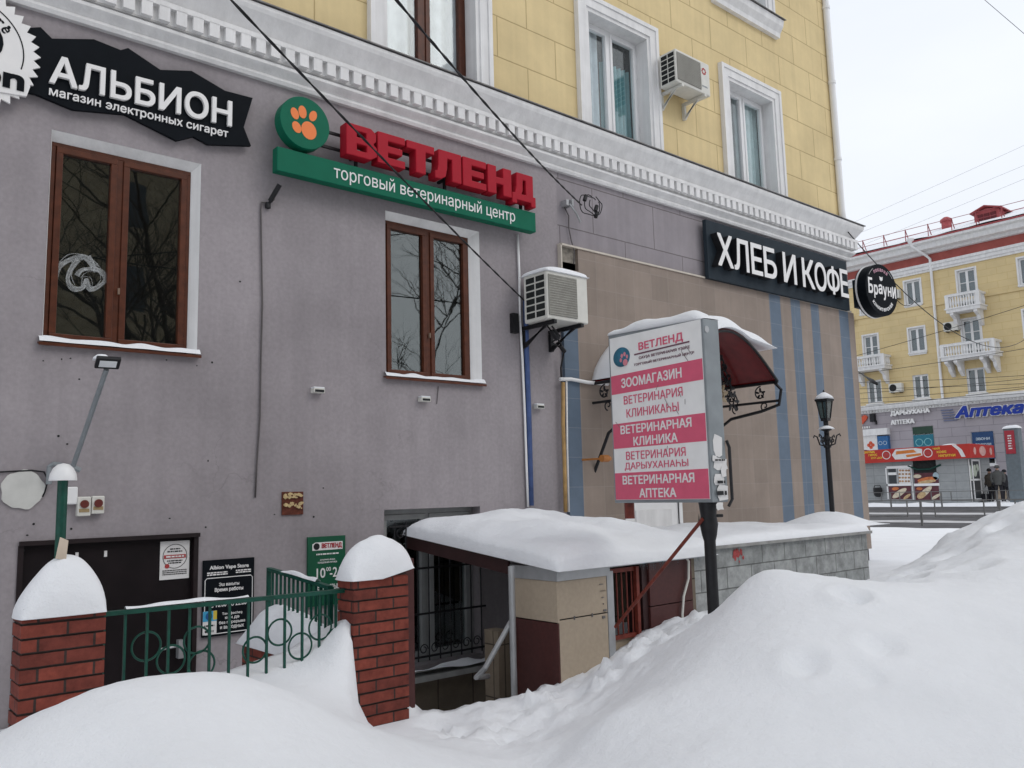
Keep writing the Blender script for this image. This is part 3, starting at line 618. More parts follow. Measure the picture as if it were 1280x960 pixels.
# soot and rust stains are kept in the plaster; small fittings on it follow
for nm, (x, y), lab in (('wall_vent', (395, 488), 'small snow topped vent stub on the grey wall left of the hanging cable end'), ('wall_vent', (528, 499), 'small snow topped vent stub under the brown window near the wall air conditioner'), ('wall_vent', (671, 508), 'small snow topped vent stub right of the blue pipe')):
    p = at(x, y, Y=7); t = thing(nm, lab, 'wall vent', (p.x, 7, p.z), 'vent stubs on the grey wall')
    mb = MB(); mb.box(p.x-.055, p.x+.055, 6.93, 7.0, p.z-.03, p.z+.012); part(t, 'stub', mb, acw, bevel=.004)
    mb = MB(); mb.box(p.x-.045, p.x+.045, 6.926, 6.93, p.z-.022, p.z); part(t, 'opening', mb, dark)
    mb = MB(); mb.box(p.x-.055, p.x+.055, 6.932, 7.0, p.z+.012, p.z+.026); part(t, 'snow', mb, snow, bevel=.008)
rnd = random.Random(4)
for x, y in ((54,451),(88,448),(77,449),(73,545),(84,555),(99,474),(246,457),(260,576),(42,655),(34,669),(30,688),(89,661),(212,648),(257,659),(208,450),(343,643),(392,646),(404,610),(300,352),(265,453)):
    p = at(x, y, Y=7); mb = MB(); ellipse(mb, (p.x, 6.999, p.z), FX, .0045+rnd.random()*.005, .0045+rnd.random()*.005, .002, 8)
    tag(solo('anchor_hole', mb, dark, 'x', 'anchor hole'), 'tiny dark anchor hole drilled in the grey plaster wall', 'anchor hole', 'anchor holes in the grey wall')
#PART3
# ================================================================== SIGNS ON THE FACADE
# --- jagged black shop sign with the toothed badge
YS = 6.93
t = thing('shop_sign', 'jagged black sign board with white lettering and a toothed pale badge at its left end', 'shop sign', (1.9, YS, 4.9))
pts = [(115,135),(195,130),(250,185),(450,188),(580,240),(615,230),(770,335),(920,340),(1080,435),(1213,470),(1170,610),(1205,700),(1000,693),(930,655),(850,675),(600,548),(350,525),(170,450),(20,420),(20,200)]
mb = MB(); mb.prism([at(x/3.84, y/3.84, Y=YS) for x, y in pts], (0, .035, 0)); part(t, 'sign_board', mb, blackpanel)
mb = MB(); text(mb, 'АЛЬБИОН', (2.03, YS-.001, 4.985), Vector((.996, 0, .022)).normalized(), 1.43, .235, .03, .016); part(t, 'lettering', mb, letterw)
mb = MB(); text(mb, 'магазин электронных сигарет', (2.02, YS-.001, 4.79), Vector((1, 0, .018)).normalized(), 1.40, None, .012, .008); part(t, 'small_lettering', mb, letterw)
bc = Vector((.765, YS-.02, 4.985)); mb = MB(); k = 38; p = []
for i in range(2*k):
    a = math.pi*i/k; r = .485 if i % 2 else .435; p.append(bc+FX*r*math.cos(a)+Z3*r*math.sin(a))
mb.prism(p, (0, -.02, 0)); mb.prism([bc+FX*a+Z3*b for a, b in ((-.42,-.31),(-.3,-.36),(.1,-.33),(.40,-.30),(.42,-.22),(.40,-.12),(.2,-.05),(-.42,-.05))], (0, -.032, 0)); bd = part(t, 'badge', mb, letterw)
mb = MB(); q = bc+Vector((0, -.02, 0)); ring(mb, q, FX, .365, .008, .003, 48, a0=-18, a1=198); ellipse(mb, q+Vector((0, 0, .06)), FX, .235, .20, .004, 24); ellipse(mb, q+FX*.335*math.cos(R(38))+Z3*.335*math.sin(R(38)), FX, .012, .012, .003, 10)
arctext(mb, 'vape store', q, FX, .30, 90, 12, .075, .003, 1, .01); part(bd, 'badge_mark', mb, blackpanel)
mb = MB(); text(mb, 'albion', q+Vector((0, -.0125, -.19)), FX, .76, .17, .006, .03); part(bd, 'badge_lettering', mb, blackpanel)
# --- red and green veterinary sign
YV = 6.80
t = thing('veterinary_sign', 'big red block letters above a long green bar with a green paw disc', 'shop sign', (4.7, YV, 4.65))
mb = MB(); mb.prism([(3.12,YV,4.545),(6.21,YV,4.545),(6.21,YV,4.77),(3.12,YV,4.77)], (0, .10, 0)); part(t, 'green_bar', mb, greens, bevel=.006)
mb = MB(); text(mb, 'торговый ветеринарный центр', (4.79, YV-.001, 4.653), FX, 2.22, .165, .004, .0); part(t, 'lettering', mb, letterw)
mb = MB(); c = Vector((3.375, YV-.03, 5.045)); ellipse(mb, c+Vector((0, .12, 0)), FX, .245, .245, .12, 48); dk = part(t, 'disc', mb, greens, bevel=.004)
mb = MB()
for dx, dz, rx, rz, tl in ((.045,-.065,.075,.085,.25),(-.075,-.065,.042,.055,.5),(-.095,.06,.038,.055,.35),(-.02,.095,.04,.06,.1),(.085,.085,.036,.055,-.4)): ellipse(mb, c+Vector((dx-.01, -.0005, dz)), FX, rx, rz, .003, 20, tilt=tl)
part(dk, 'paw_print', mb, orange)
LET = {'В': [((0,0),(.78,0),(1,.14),(1,.40),(.88,.52),(.97,.62),(.97,.86),(.8,1),(0,1)), [((.34,.2),(.66,.2),(.66,.4),(.34,.4)), ((.34,.62),(.64,.62),(.64,.8),(.34,.8))]],
 'Е': [((0,0),(1,0),(1,.24),(.38,.24),(.38,.39),(.9,.39),(.9,.61),(.38,.61),(.38,.76),(1,.76),(1,1),(0,1)), []],
 'Т': [((.32,0),(.68,0),(.68,.74),(1,.74),(1,1),(0,1),(0,.74),(.32,.74)), []],
 'Л': [((0,0),(.22,0),(.40,.12),(.46,.4),(.47,.74),(.64,.74),(.64,0),(1,0),(1,1),(.13,1),(.12,.45),(.08,.26),(0,.25)), []],
 'Н': [((0,0),(.36,0),(.36,.38),(.64,.38),(.64,0),(1,0),(1,1),(.64,1),(.64,.62),(.36,.62),(.36,1),(0,1)), []],
 'Д': [((0,-.14),(.2,-.14),(.2,0),(.8,0),(.8,-.14),(1,-.14),(1,.24),(.9,.24),(.9,1),(.2,1),(.18,.5),(.12,.24),(0,.24)), [((.40,.24),(.58,.24),(.58,.76),(.46,.76),(.45,.4))]]}
def block_letter(ch, x, z, w, h, y, d):
    outer, holes = LET[ch]; bm = bmesh.new(); es = []
    for lp in [outer]+holes:
        vs = [bm.verts.new((x+a*w, y, z+b*h)) for a, b in lp]
        es += [bm.edges.new((vs[i], vs[(i+1) % len(vs)])) for i in range(len(vs))]
    bmesh.ops.triangle_fill(bm, edges=es, use_beauty=True)
    r = bmesh.ops.extrude_face_region(bm, geom=bm.faces[:]); bmesh.ops.translate(bm, vec=(0, d, 0), verts=[v for v in r['geom'] if isinstance(v, bmesh.types.BMVert)])
    bm.verts.index_update(); mb = MB().add([v.co.copy() for v in bm.verts], [[v.index for v in f.verts] for f in bm.faces]); bm.free(); return mb
x = 3.78
for ch, w in zip('ВЕТЛЕНД', (.335, .315, .335, .335, .315, .335, .345)):
    part(t, 'letter', block_letter(ch, x, 4.845, w, .315, YV-.06, .13), redl, bevel=.008); x += w+.006+(.012 if ch in 'ЕЛ' else 0)
mb = MB()
for z in (4.93, 5.08): mb.box(3.5, 6.1, 6.885, 6.91, z-.012, z+.012)
for x in (3.42, 3.95, 5.0, 6.05): mb.box(x, x+.025, 6.91, 7.0, 4.9, 4.925); mb.box(x, x+.025, 6.87, 6.9, 4.75, 4.95)
part(t, 'mounting_rail', mb, black)
# --- bread and coffee sign
t = thing('cafe_sign', 'long dark slate sign board with raised white letters under the cornice at the corner', 'shop sign', (11.4, 6.9, 4.9))
mb = MB(); mb.prism([(9.48,6.88,4.52),(13.32,6.88,4.53),(13.32,6.88,5.37),(9.48,6.88,5.36)], (0,.06,0)); part(t, 'sign_board', mb, slate, bevel=.004)
word = [('Х',9.56,.36),('Л',9.94,.36),('Е',10.36,.28),('Б',10.68,.33),('И',11.19,.36),('К',11.72,.35),('О',12.08,.35),('Ф',12.45,.39),('Е',12.87,.25)]
for ch, x, w in word:
    mb = MB(); text(mb, ch, (x+w/2, 6.881, 4.925), FX, w, .47, .11, .012); l = part(t, 'letter', mb, black)
    mb = MB(); text(mb, ch, (x+w/2, 6.770, 4.925), FX, w*.99, .467, .006, .012); part(l, 'letter_face', mb, letterw)
# --- round projecting sign beyond the corner
t = thing('round_sign', 'round black hanging sign with white hand lettering beyond the building corner', 'shop sign', (14.0, 6.8, 4.9))
mb = MB(); mb.prism([(13.60,6.87,4.62),(13.85,6.87,4.62),(13.85,6.87,5.10),(13.60,6.87,5.10)], (0,.07,0)); part(t, 'bracket', mb, slate)
c = Vector((13.84, 6.66, 4.885)); ang = R(-7); ux = Vector((math.cos(ang), math.sin(ang), 0)); nr = ux.cross(Z3)
mb = MB(); ellipse(mb, c-nr*.11, ux, .445, .445, .22, 56); ds = part(t, 'disc', mb, blackpanel, smooth='angle')
mb = MB(); ring(mb, c-nr*.085, ux, .445, .008, .03, 56); part(ds, 'white_rim', mb, letterw)  # plain white ring round the edge of the disc
f = c+nr*.11; mb = MB()
x = -.385
for ch, h, dz, w in (('Б',.27,.03,.15),('р',.23,-.06,.13),('а',.17,-.01,.135),('у',.24,-.07,.125),('н',.16,-.03,.13),('и',.20,-.03,.13)):
    text(mb, ch, f+ux*(x+w/2)+Z3*(dz+.02), ux, w*.86, h, .004, .02, shear=.06, uz=Vector((.0, 0, 1))); x += w
arctext(mb, 'кондитерская', f, ux, .34, 270, 8.8, .072, .004, -1, .015)
for s in (-1, 1): mb.tube([f+ux*(s*(.03+.005*k))+Z3*(.17+.03*k)+nr*.002 for k in range(3)], .008, 5)
ellipse(mb, f+Z3*.19, ux, .03, .035, .004, 12); ring(mb, f, ux, .40, .004, .003, 60, a0=35, a1=60); ring(mb, f, ux, .40, .004, .003, 60, a0=120, a1=145)
part(ds, 'lettering', mb, letterw)
mb = MB(); arctext(mb, 'пекарня', f, ux, .345, 90, 10, .068, .004, 1, .015); part(ds, 'pink_lettering', mb, mat('pale_pink', (.62, .34, .42), .5))
# --- house number plate
t = thing('house_number', 'white house number plate beside the red arched canopy', 'number plate', (10.0, 6.94, 3.85))
p = at(909, 428, Y=6.95); mb = MB(); mb.box(p.x-.36, p.x+.22, 6.935, 6.955, p.z-.16, p.z+.15); part(t, 'plate', mb, paper, bevel=.003)
mb = MB(); text(mb, '9', (p.x, 6.934, p.z), FX, .09, .17, .003, .012); part(t, 'lettering', mb, mat('red_print', (.4, .05, .05), .5))
# --- plaques and posters low on the wall
t = thing('notice', 'white paper notice with a red band taped to the dark basement door', 'notice', (2.39, 7.02, 1.03))
mb = MB(); mb.box(2.275, 2.505, 7.022, 7.03, 1.035, 1.335); part(t, 'sheet', mb, paper)
mb = MB(); ring(mb, (2.39, 7.0215, 1.215), FX, .092, .004, .002, 40); lines(mb, (2.39, 7.0215, 1.215), FX, [(.058,.08,.010),(.038,.12,.010),(-.035,.12,.009),(-.052,.1,.009),(-.11,.19,.007),(-.125,.19,.007),(-.14,.19,.007)]); part(t, 'print', mb, black)
mb = MB(); plate(mb, (2.39, 7.0215, 1.213), FX, .172, .028, .003); ellipse(mb, (2.33, 7.0215, 1.14), FX, .018, .018, .003, 16); part(t, 'red_band', mb, mat('red_print', (.4, .05, .05)))
mb = MB(); lines(mb, (2.39, 7.018, 1.213), FX, [(0,.14,.012)]); part(t, 'band_print', mb, paper)
t = thing('opening_hours_board', 'black board headed Albion Vape Store hanging on the grey wall behind the railing', 'sign board', (2.82, 6.98, .55))
mb = MB(); mb.box(2.605, 3.035, 6.975, 7.0, .555, 1.165); part(t, 'board', mb, blackpanel)
mb = MB(); part(t, 'lettering', text(MB(), 'Albion Vape Store', (2.82, 6.974, 1.10), FX, .33, .04, .003, .02), letterw); part(t, 'lettering', lines(MB(), (2.72, 6.974, 1.055), FX, [(.008,.17,.010),(-.008,.17,.010)]), letterw); part(t, 'lettering', lines(MB(), (2.94, 6.974, 1.06), FX, [(.008,.13,.010),(-.008,.13,.010)]), letterw)
part(t, 'lettering', text(MB(), 'Эш вакыты', (2.82, 6.974, .965), FX, .17, .028, .003, .01), letterw); part(t, 'lettering', text(MB(), 'Время работы', (2.82, 6.974, .92), FX, .24, .038, .003, .02), letterw); part(t, 'lettering', text(MB(), 'с 10:00 до 22:00', (2.82, 6.974, .80), FX, .30, .045, .003, .01), letterw)
part(t, 'lettering', text(MB(), 'Тәнәфесһеҙ', (2.85, 6.974, .725), FX, .17, .025, .003, .01), letterw); part(t, 'lettering', text(MB(), 'көн дә', (2.85, 6.974, .69), FX, .12, .025, .003, .01), letterw); part(t, 'lettering', text(MB(), 'без перерыва', (2.85, 6.974, .655), FX, .22, .03, .003, .01), letterw); part(t, 'lettering', text(MB(), 'и выходных', (2.85, 6.974, .615), FX, .20, .03, .003, .01), letterw)
mb = MB()
for k in range(1):
    o = [(2.625,.575),(3.015,.575),(3.02,.585),(3.02,1.005),(3.005,1.02),(2.635,1.02),(2.62,1.005),(2.62,.585)]
    mb.tube([(a, 6.974, b) for a, b in o], .0035, 4, closed=True)
part(t, 'border', mb, letterw)
mb = MB(); mb.box(2.607, 2.72, 6.971, 6.9745, .575, .76); st = part(t, 'sticker', mb, paper)
mb = MB(); mb.box(2.607, 2.72, 6.969, 6.971, .68, .76); part(st, 'colour_field', mb, mat('sticker_blue', (.05, .33, .55), .5)); mb = MB(); mb.box(2.69, 2.72, 6.9685, 6.969, .69, .76); part(st, 'yellow_field', mb, mat('sticker_yellow', (.6, .45, .06), .5))
mb = MB(); ellipse(mb, (2.655, 6.969, .72), FX, .028, .03, .002, 16); part(st, 'round_mark', mb, mat('sticker_navy', (.02, .09, .25), .5)); mb = MB(); lines(mb, (2.66, 6.971, .63), FX, [(.015,.08,.012),(-.03,.07,.016)]); part(st, 'print', mb, black)
t = thing('clinic_hours_board', 'green opening hours board on the grey wall behind the brick pillar in the middle', 'sign board', (3.71, 6.98, .8))
mb = MB(); mb.box(3.53, 3.90, 6.975, 7.0, .70, 1.305); part(t, 'board', mb, mat('dark_green_board', (.008, .09, .045), .4))
mb = MB(); mb.prism([(3.57+.04*0,6.974,1.185),(3.87,6.974,1.185),(3.87,6.974,1.255),(3.60,6.974,1.255),(3.57,6.974,1.24),(3.57,6.974,1.2)], (0,-.003,0)); part(t, 'logo_plate', mb, letterw); part(t, 'lettering', text(MB(), '10', (3.655, 6.974, .985), FX, .085, .085, .003, .01), letterw); part(t, 'lettering', text(MB(), '00', (3.73, 6.974, 1.015), FX, .045, .035, .003, .005), letterw); part(t, 'lettering', text(MB(), '-21', (3.795, 6.974, .985), FX, .105, .085, .003, .01), letterw); part(t, 'lettering', text(MB(), '00', (3.875, 6.974, 1.015), FX, .045, .035, .003, .005), letterw)
part(t, 'lettering', text(MB(), 'ДҮШӘМБЕ-ЙОМА', (3.72, 6.974, 1.10), FX, .15, .017, .003, .005), letterw); part(t, 'lettering', text(MB(), 'ПОНЕДЕЛЬНИК-ПЯТНИЦА', (3.72, 6.974, 1.075), FX, .19, .017, .003, .005), letterw); part(t, 'lettering', lines(MB(), (3.72, 6.974, 1.15), FX, [(0,.22,.012)]), letterw)
part(t, 'lettering', text(MB(), 'БЕЗ ПЕРЕРЫВА', (3.73, 6.974, .86), FX, .26, .045, .003, .01), letterw)
mb = MB(); text(mb, 'ВЕТЛЕНД', (3.76, 6.970, 1.22), FX, .20, .05, .003, .03); part(t, 'red_lettering', mb, redl); mb = MB(); ellipse(mb, (3.61, 6.9715, 1.22), FX, .03, .03, .003, 18); part(t, 'round_mark', mb, black)
# --- rusty plate, socket boxes, white disc
p0, p1 = at(352, 615, Y=7), at(378, 643, Y=7)
t = thing('rusty_plate', 'small rusty plate with peeling yellow paint on the grey wall', 'metal plate', (p0.x+.1, 6.99, p1.z))
mb = MB(); mb.box(p0.x, p1.x, 6.985, 7.0, p1.z, p0.z); part(t, 'plate', mb, mat('rusty_steel', (.11, .03, .018), .8, var=.4, scale=30))
rnd = random.Random(9); mb = MB()
for k in range(34):
    a, b = rnd.uniform(p0.x+.02, p1.x-.02), p0.z-.02-(.0 if k % 2 else .075)-abs(rnd.gauss(0, .018))-(.05*rnd.random() if k > 28 else 0); r = rnd.uniform(.008, .024)
    mb.prism([(a+r*rnd.uniform(.6, 1.5)*math.cos(q), 6.984-.0006*k, max(p1.z+.004, b+r*rnd.uniform(.3, .9)*math.sin(q))) for q in np.linspace(0, 5.6, 8)], (0, -.0004, 0))
part(t, 'peeling_paint', mb, mat('old_yellow_paint', (.55, .42, .22), .7, var=.2, scale=30))
for x0, x1, y0, y1, lab in ((97,113,621,645,'wider cream signal box with round red button above the basement door'), (115,130,620,642,'narrower cream signal box with round red button above the basement door')):
    a, b = at(x0, y0, Y=6.95), at(x1, y1, Y=6.95); cx = (a.x+b.x)/2
    t = thing('signal_box', lab, 'signal box', (cx, 6.95, b.z), 'signal boxes above the basement door')
    mb = MB(); mb.box(a.x, b.x, 6.94, 7.0, b.z, a.z); part(t, 'case', mb, acw, bevel=.008)
    mb = MB(); ellipse(mb, (cx, 6.94, a.z-.055), FX, .030, .030, .012, 20); part(t, 'button', mb, mat('dull_red', (.13, .025, .02), .5))
    mb = MB(); mb.box(cx-.035, cx+.035, 6.936, 6.94, b.z+.03, b.z+.055); part(t, 'label_strip', mb, mat('tan_strip', (.34, .25, .13), .6))
p = at(88, 617, Y=6.96); mb = MB(); mb.box(p.x-.05, p.x+.05, 6.95, 7.0, p.z-.08, p.z+.05); solo('junction_box', mb, pvc, 'plain white junction box on the wall right of the green lamp post', 'junction box', bevel=.01)
p = at(28, 612, Y=7); mb = MB(); rr = [.14*(1+.04*math.sin(5*a+1)+.03*math.sin(9*a)) for a in np.linspace(0, 6.2, 40)]
mb.prism([(p.x+r*math.cos(a), 6.996, p.z+r*math.sin(a)) for r, a in zip(rr, np.linspace(0, 2*math.pi*39/40, 40))], (0, -.012, 0)); solo('painted_disc', mb, mat('pale_filler', (.58, .58, .55), .8, var=.1), 'rough white round patch plate on the grey wall left of the green lamp post', 'round plate')
# --- floodlight on a long leaning arm
a, b = at(91, 584, Y=6.93), at(133, 462, Y=6.35)
t = thing('floodlight', 'black floodlight on a long grey leaning arm below the left brown window', 'floodlight', (a.x, 6.95, a.z))
mb = MB(); mb.cyl(a, b, .018, 10); mb.tube([at(62, 583, Y=6.95)-Vector((0, 0, .13)), at(62, 583, Y=6.95), at(66, 580, Y=6.94), at(92, 584, Y=6.93), at(100, 588, Y=6.93)], .02, 8); part(t, 'arm', mb, greym)
hc = at(135, 455, Y=6.30); mb = MB(); u2 = Vector((.98, .05, .03)).normalized(); n2 = Vector((-.15, -.75, -.62)).normalized(); v2 = n2.cross(u2)*-1
def slab(mb, c, u, v, nrm, w, h, d): return mb.prism([c-u*w/2-v*h/2, c+u*w/2-v*h/2, c+u*w/2+v*h/2, c-u*w/2+v*h/2], nrm*d)
slab(mb, hc, u2, v2, n2, .165, .09, -.04); hd = part(t, 'lamp_head', mb, black, bevel=.008)
mb = MB(); slab(mb, hc+n2*.001, u2, v2, n2, .115, .05, .004); part(hd, 'diffuser', mb, mat('lamp_glass', (.7, .72, .74), .2))
mb = MB(); mb.lathe(hc+Vector((-.03, .05, .03)), [(.06, 0), (.055, .02), (.03, .04), (.0, .045)], 12); part(t, 'snow', mb, snow, smooth=True)
# --- wires and conduits on the wall
def wire(name, pts, r, m, lab, cat, group=None, n=6): return solo(name, MB().tube(pts, r, n), m, lab, cat, group, smooth=True)
wp = lambda L, Y=6.985: [at(x, y, Y=Y) for x, y in L]
wire('hanging_cable', wp([(346,236),(342,250),(336,254),(327,253),(326,262),(327,330),(328,380),(326,450),(325,520),(321,580),(319,622)]), .008, mat('grey_cable', (.10, .09, .09), .6), 'thin grey cable running straight down the wall between the two brown windows', 'cable')
p = at(342, 243, Y=6.93); t = thing('surveillance_camera', 'small black camera stub on the wall below the green bar', 'camera', (p.x, 6.95, p.z))
mb = MB(); mb.cyl(p+Vector((-.02, .03, -.06)), p+Vector((.03, -.06, .08)), .022, 10); part(t, 'body', mb, black); mb = MB(); mb.cyl(p+Vector((-.01, 0, -.03)), p+Vector((-.02, .07, -.09)), .014, 8); mb.lathe(p+Vector((-.03, .05, -.12)), [(.025, 0), (.025, .05)], 10); part(t, 'mount', mb, black)
wire('wall_cable', wp([(-60,594),(0,590),(20,589),(40,588),(55,590),(60,600),(56,615),(53,621)]), .006, cable, 'black cable running along the wall above the round white patch plate', 'cable')
wire('white_conduit', wp([(647,293),(649,340),(650,400),(653,450),(656,520),(658,580),(660,634)], 6.975), .014, pvc, 'narrow white conduit running down the wall from the green bar', 'conduit')
mb = MB(); q = wp([(657,375),(658,430),(661,520),(664,632)], 6.97); mb.tube(q, .03, 8); solo('blue_pipe', mb, mat('blue_pipe_paint', (.06, .10, .24), .5, var=.25), 'blue painted pipe on the grey wall below the air conditioner', 'pipe', smooth=True)
mb = MB(); mb.tube(wp([(704,478),(704,530),(706,590),(707,640)], 6.93), .022, 8); solo('gas_pipe', mb, mat('ochre_pipe', (.42, .26, .10), .5, var=.3), 'thin ochre pipe running down beside the blue tile column', 'pipe', smooth=True)
mb = MB(); mb.tube(wp([(700,474),(714,474),(735,478),(760,480)], 6.92), .022, 8); mb.tube(wp([(708,476),(709,560),(711,640)], 6.93), .012, 8); solo('white_pipe', mb, pvc, 'thin white pipe bending off the ochre pipe towards the red canopy', 'pipe', smooth=True)
p = at(752, 573, Y=6.6); mb = MB(); mb.cyl(p, p+Vector((.10, 0, 0)), .04, 12); mb.cyl(p+Vector((.10, 0, 0)), p+Vector((.16, .03, 0)), .028, 12); mb.cyl(p+Vector((.05, 0, 0)), p+Vector((.05, .4, 0)), .012, 8); solo('wall_fitting', mb, mat('orange_plastic', (.42, .16, .04), .4), 'orange round fitting on the wall at the left edge of the pink lightbox', 'wall fitting')
mb = MB(); mb.tube([at(x, y, Y=6.99) for x, y in ((548,483),(547,495),(546,505))], .004, 5); solo('wire_stub', mb, mat('grey_cable', (.10, .09, .09)), 'short dark wire stub on the wall below the brown window by the air conditioner', 'wire')
mb = MB(); mb.tube([at(238, 225, Y=7.1), at(237, 236, Y=7.1), at(234, 247, Y=7.08), at(240, 250, Y=7.08), at(243, 240, Y=7.08), at(238, 235, Y=7.08)], .006, 6); solo('cable_loop', mb, mat('grey_cable', (.10, .09, .09)), 'small loop of cable hanging on the right frame of the window with the scribble', 'cable')
# --- cable bracket with black coil under the cornice
p = at(712, 255, Y=6.9)
t = thing('cable_bracket', 'steel wall bracket under the cornice with a coiled black cable and clamps', 'cable bracket', (p.x, 6.95, p.z))
mb = MB(); mb.box(p.x-.05, p.x-.01, 6.90, 7.0, p.z-.02, p.z+.05); mb.box(p.x+.02, p.x+.05, 6.88, 7.0, p.z-.02, p.z+.06); mb.tube([p+Vector((.0, 0, .0)), p+Vector((.06, -.05, -.12)), p+Vector((.11, -.06, -.22))], .012, 6); part(t, 'steel_arm', mb, galv)
mb = MB(); c0 = p+Vector((.22, -.1, 0))
for k in range(3):
    mb.tube([c0+Vector(((.15-.02*k)*math.cos(a)+.03*k, -.03*k, (.13-.015*k)*math.sin(a)+.02*math.sin(3*a+k))) for a in np.linspace(.6+k, .6+k+5.2, 24)], .006, 6)
part(t, 'coil', mb, cable)
for dx, dz in ((.30, -.03), (.30, -.11), (.12, .06)):
    mb = MB(); mb.cyl(c0+Vector((dx-.22, -.03, dz-.03)), c0+Vector((dx-.19, -.03, dz+.04)), .024, 8); part(t, 'clamp', mb, black)
wire('drop_cable', [p+Vector((-.02, .08, 0)), at(711,270,Y=6.98), at(711,285,Y=6.98), at(714,300,Y=6.97), at(718,315,Y=6.95), at(717,330,Y=6.95)], .007, mat('grey_cable', (.1, .09, .09)), 'thin grey cable dropping from the steel bracket to the bare patch of wall', 'cable')
# --- overhead cables that end on the facade
def catenary(a, b, sag, n=24): return [a.lerp(b, i/n)-Vector((0, 0, sag*4*(i/n)*(1-i/n))) for i in range(n+1)]
def twisted(a, b, sag, r): 
    c = catenary(a, b, sag, 160); mb = MB()
    for ph in (0, math.pi): mb.tube([q+Vector((math.cos(i*.7+ph), math.sin(i*.7+ph), math.cos(i*.7+ph)))*r*.6 for i, q in enumerate(c)], r, 5)
    return mb
a = at(660, 380, Y=6.95); b = at(309, 0, Y=4.3); b2 = a+(b-a)*1.9
solo('overhead_cable', twisted(a, b2, .10, .0055), cable, 'black twisted cable from the upper left down to the lower air conditioner', 'cable', smooth=True)
a = p+Vector((.1, -.1, -.02)); b = at(521, 0, Y=4.0); b2 = a+(b-a)*1.9
solo('overhead_cable', twisted(a, b2, .16, .006), cable, 'black twisted cable crossing the cornice to the steel wall bracket', 'cable', smooth=True)
# --- air conditioners
def outdoor_unit(name, lab, x0, x1, z0, z1, y0, y1, dirty):
    t = thing(name, lab, 'air conditioner', ((x0+x1)/2, 7, z0), 'air conditioners on the corner building')
    mb = MB(); mb.box(x0, x1, y0, y1, z0, z1); part(t, 'casing', mb, acw, bevel=.015)
    w = x1-x0; cx = x0+.37*w; cz = (z0+z1)/2; r = (z1-z0)*.43; mb = MB()
    mb.box(x0+.03*w, x0+.72*w, y0-.008, y0-.001, z0+.04, z1-.04); part(t, 'fan_guard', mb, acgrille, bevel=.01)
    mb = MB(); k = 26
    for i in range(k): xx = x0+.04*w+(.67*w)*i/(k-1); mb.box(xx-.002, xx+.002, y0-.013, y0-.008, z0+.05, z1-.05)
    for i in range(17): zz = z0+.05+(z1-z0-.1)*i/16; mb.box(x0+.04*w, x0+.71*w, y0-.0155, y0-.013, zz-.002, zz+.002)
    part(t, 'guard_wires', mb, mat('guard_wire', (.42, .41, .37), .5))
    mb = MB(); d = y1-y0
    for i in range(2):
        for j in range(6):
            yy = y0+.10*d+i*.42*d; zz = z0+.07*(z1-z0)+j*(z1-z0)*.148; mb.box(x0-.003, x0-.0005, yy, yy+.36*d, zz, zz+(z1-z0)*.115)
    part(t, 'side_vents', mb, dark)
    for xx in (x0+.12*w, x0+.78*w):
        mb = MB(); mb.box(xx, xx+.04, y0-.02, 7.0, z0-.045, z0-.005); mb.box(xx, xx+.04, 6.955, 7.0, z0-.25, z0-.05); mb.prism([(xx+.005,6.95,z0-.24),(xx+.005,6.95,z0-.19),(xx+.005,y0+.1,z0-.045),(xx+.005,y0+.16,z0-.045)], (.03,0,0))
        part(t, 'bracket', mb, (acw if not dirty else black))
    return t
t = outdoor_unit('air_conditioner', 'small cream air conditioner with red flower mark on the yellow wall between upper windows', 8.66, 9.40, 7.03, 7.50, 6.62, 6.90, False)
mb = MB(); fc = Vector((9.27, 6.62, 7.36))
for k in range(8): a = 2*math.pi*k/8; ellipse(mb, fc+FX*.038*math.cos(a)+Z3*.038*math.sin(a), FX, .014, .014, .003, 10)
part(t, 'flower_mark', mb, mat('red_print', (.4, .05, .05))); mb = MB(); lines(mb, (9.28, 6.62, 7.14), FX, [(0,.12,.022)]); part(t, 'print', mb, greym)
t = outdoor_unit('air_conditioner', 'snow topped cream air conditioner on black brackets right of the lower brown window', 6.05, 6.67, 3.49, 4.02, 6.48, 6.86, True)
mb = MB(); q = [at(690,408,Y=6.6), at(700,420,Y=6.7), at(690,428,Y=6.8), at(703,436,Y=6.85), at(698,425,Y=6.8), at(705,440,Y=6.9), at(701,460,Y=6.95), at(702,478,Y=6.95)]; mb.tube(q, .010, 6); mb.cyl(at(690,413,Y=6.7), at(697,424,Y=6.7), .035, 8); mb.cyl(at(700,432,Y=6.8), at(706,440,Y=6.8), .025, 8); mb.tube([at(660,380,Y=6.95), at(675,395,Y=6.9), at(690,415,Y=6.7)], .009, 6); part(t, 'cable_tangle', mb, black)
mb = MB(); mb.box(5.96, 6.04, 6.94, 7.0, 3.40, 3.62); part(t, 'wall_anchor', mb, black)
snow_slab('snow_heap', 6.03, 6.69, 6.46, 6.90, lambda x, y: 4.02, .075, 'cap of snow on the lower air conditioner', seed=3, n=16, over=.008)
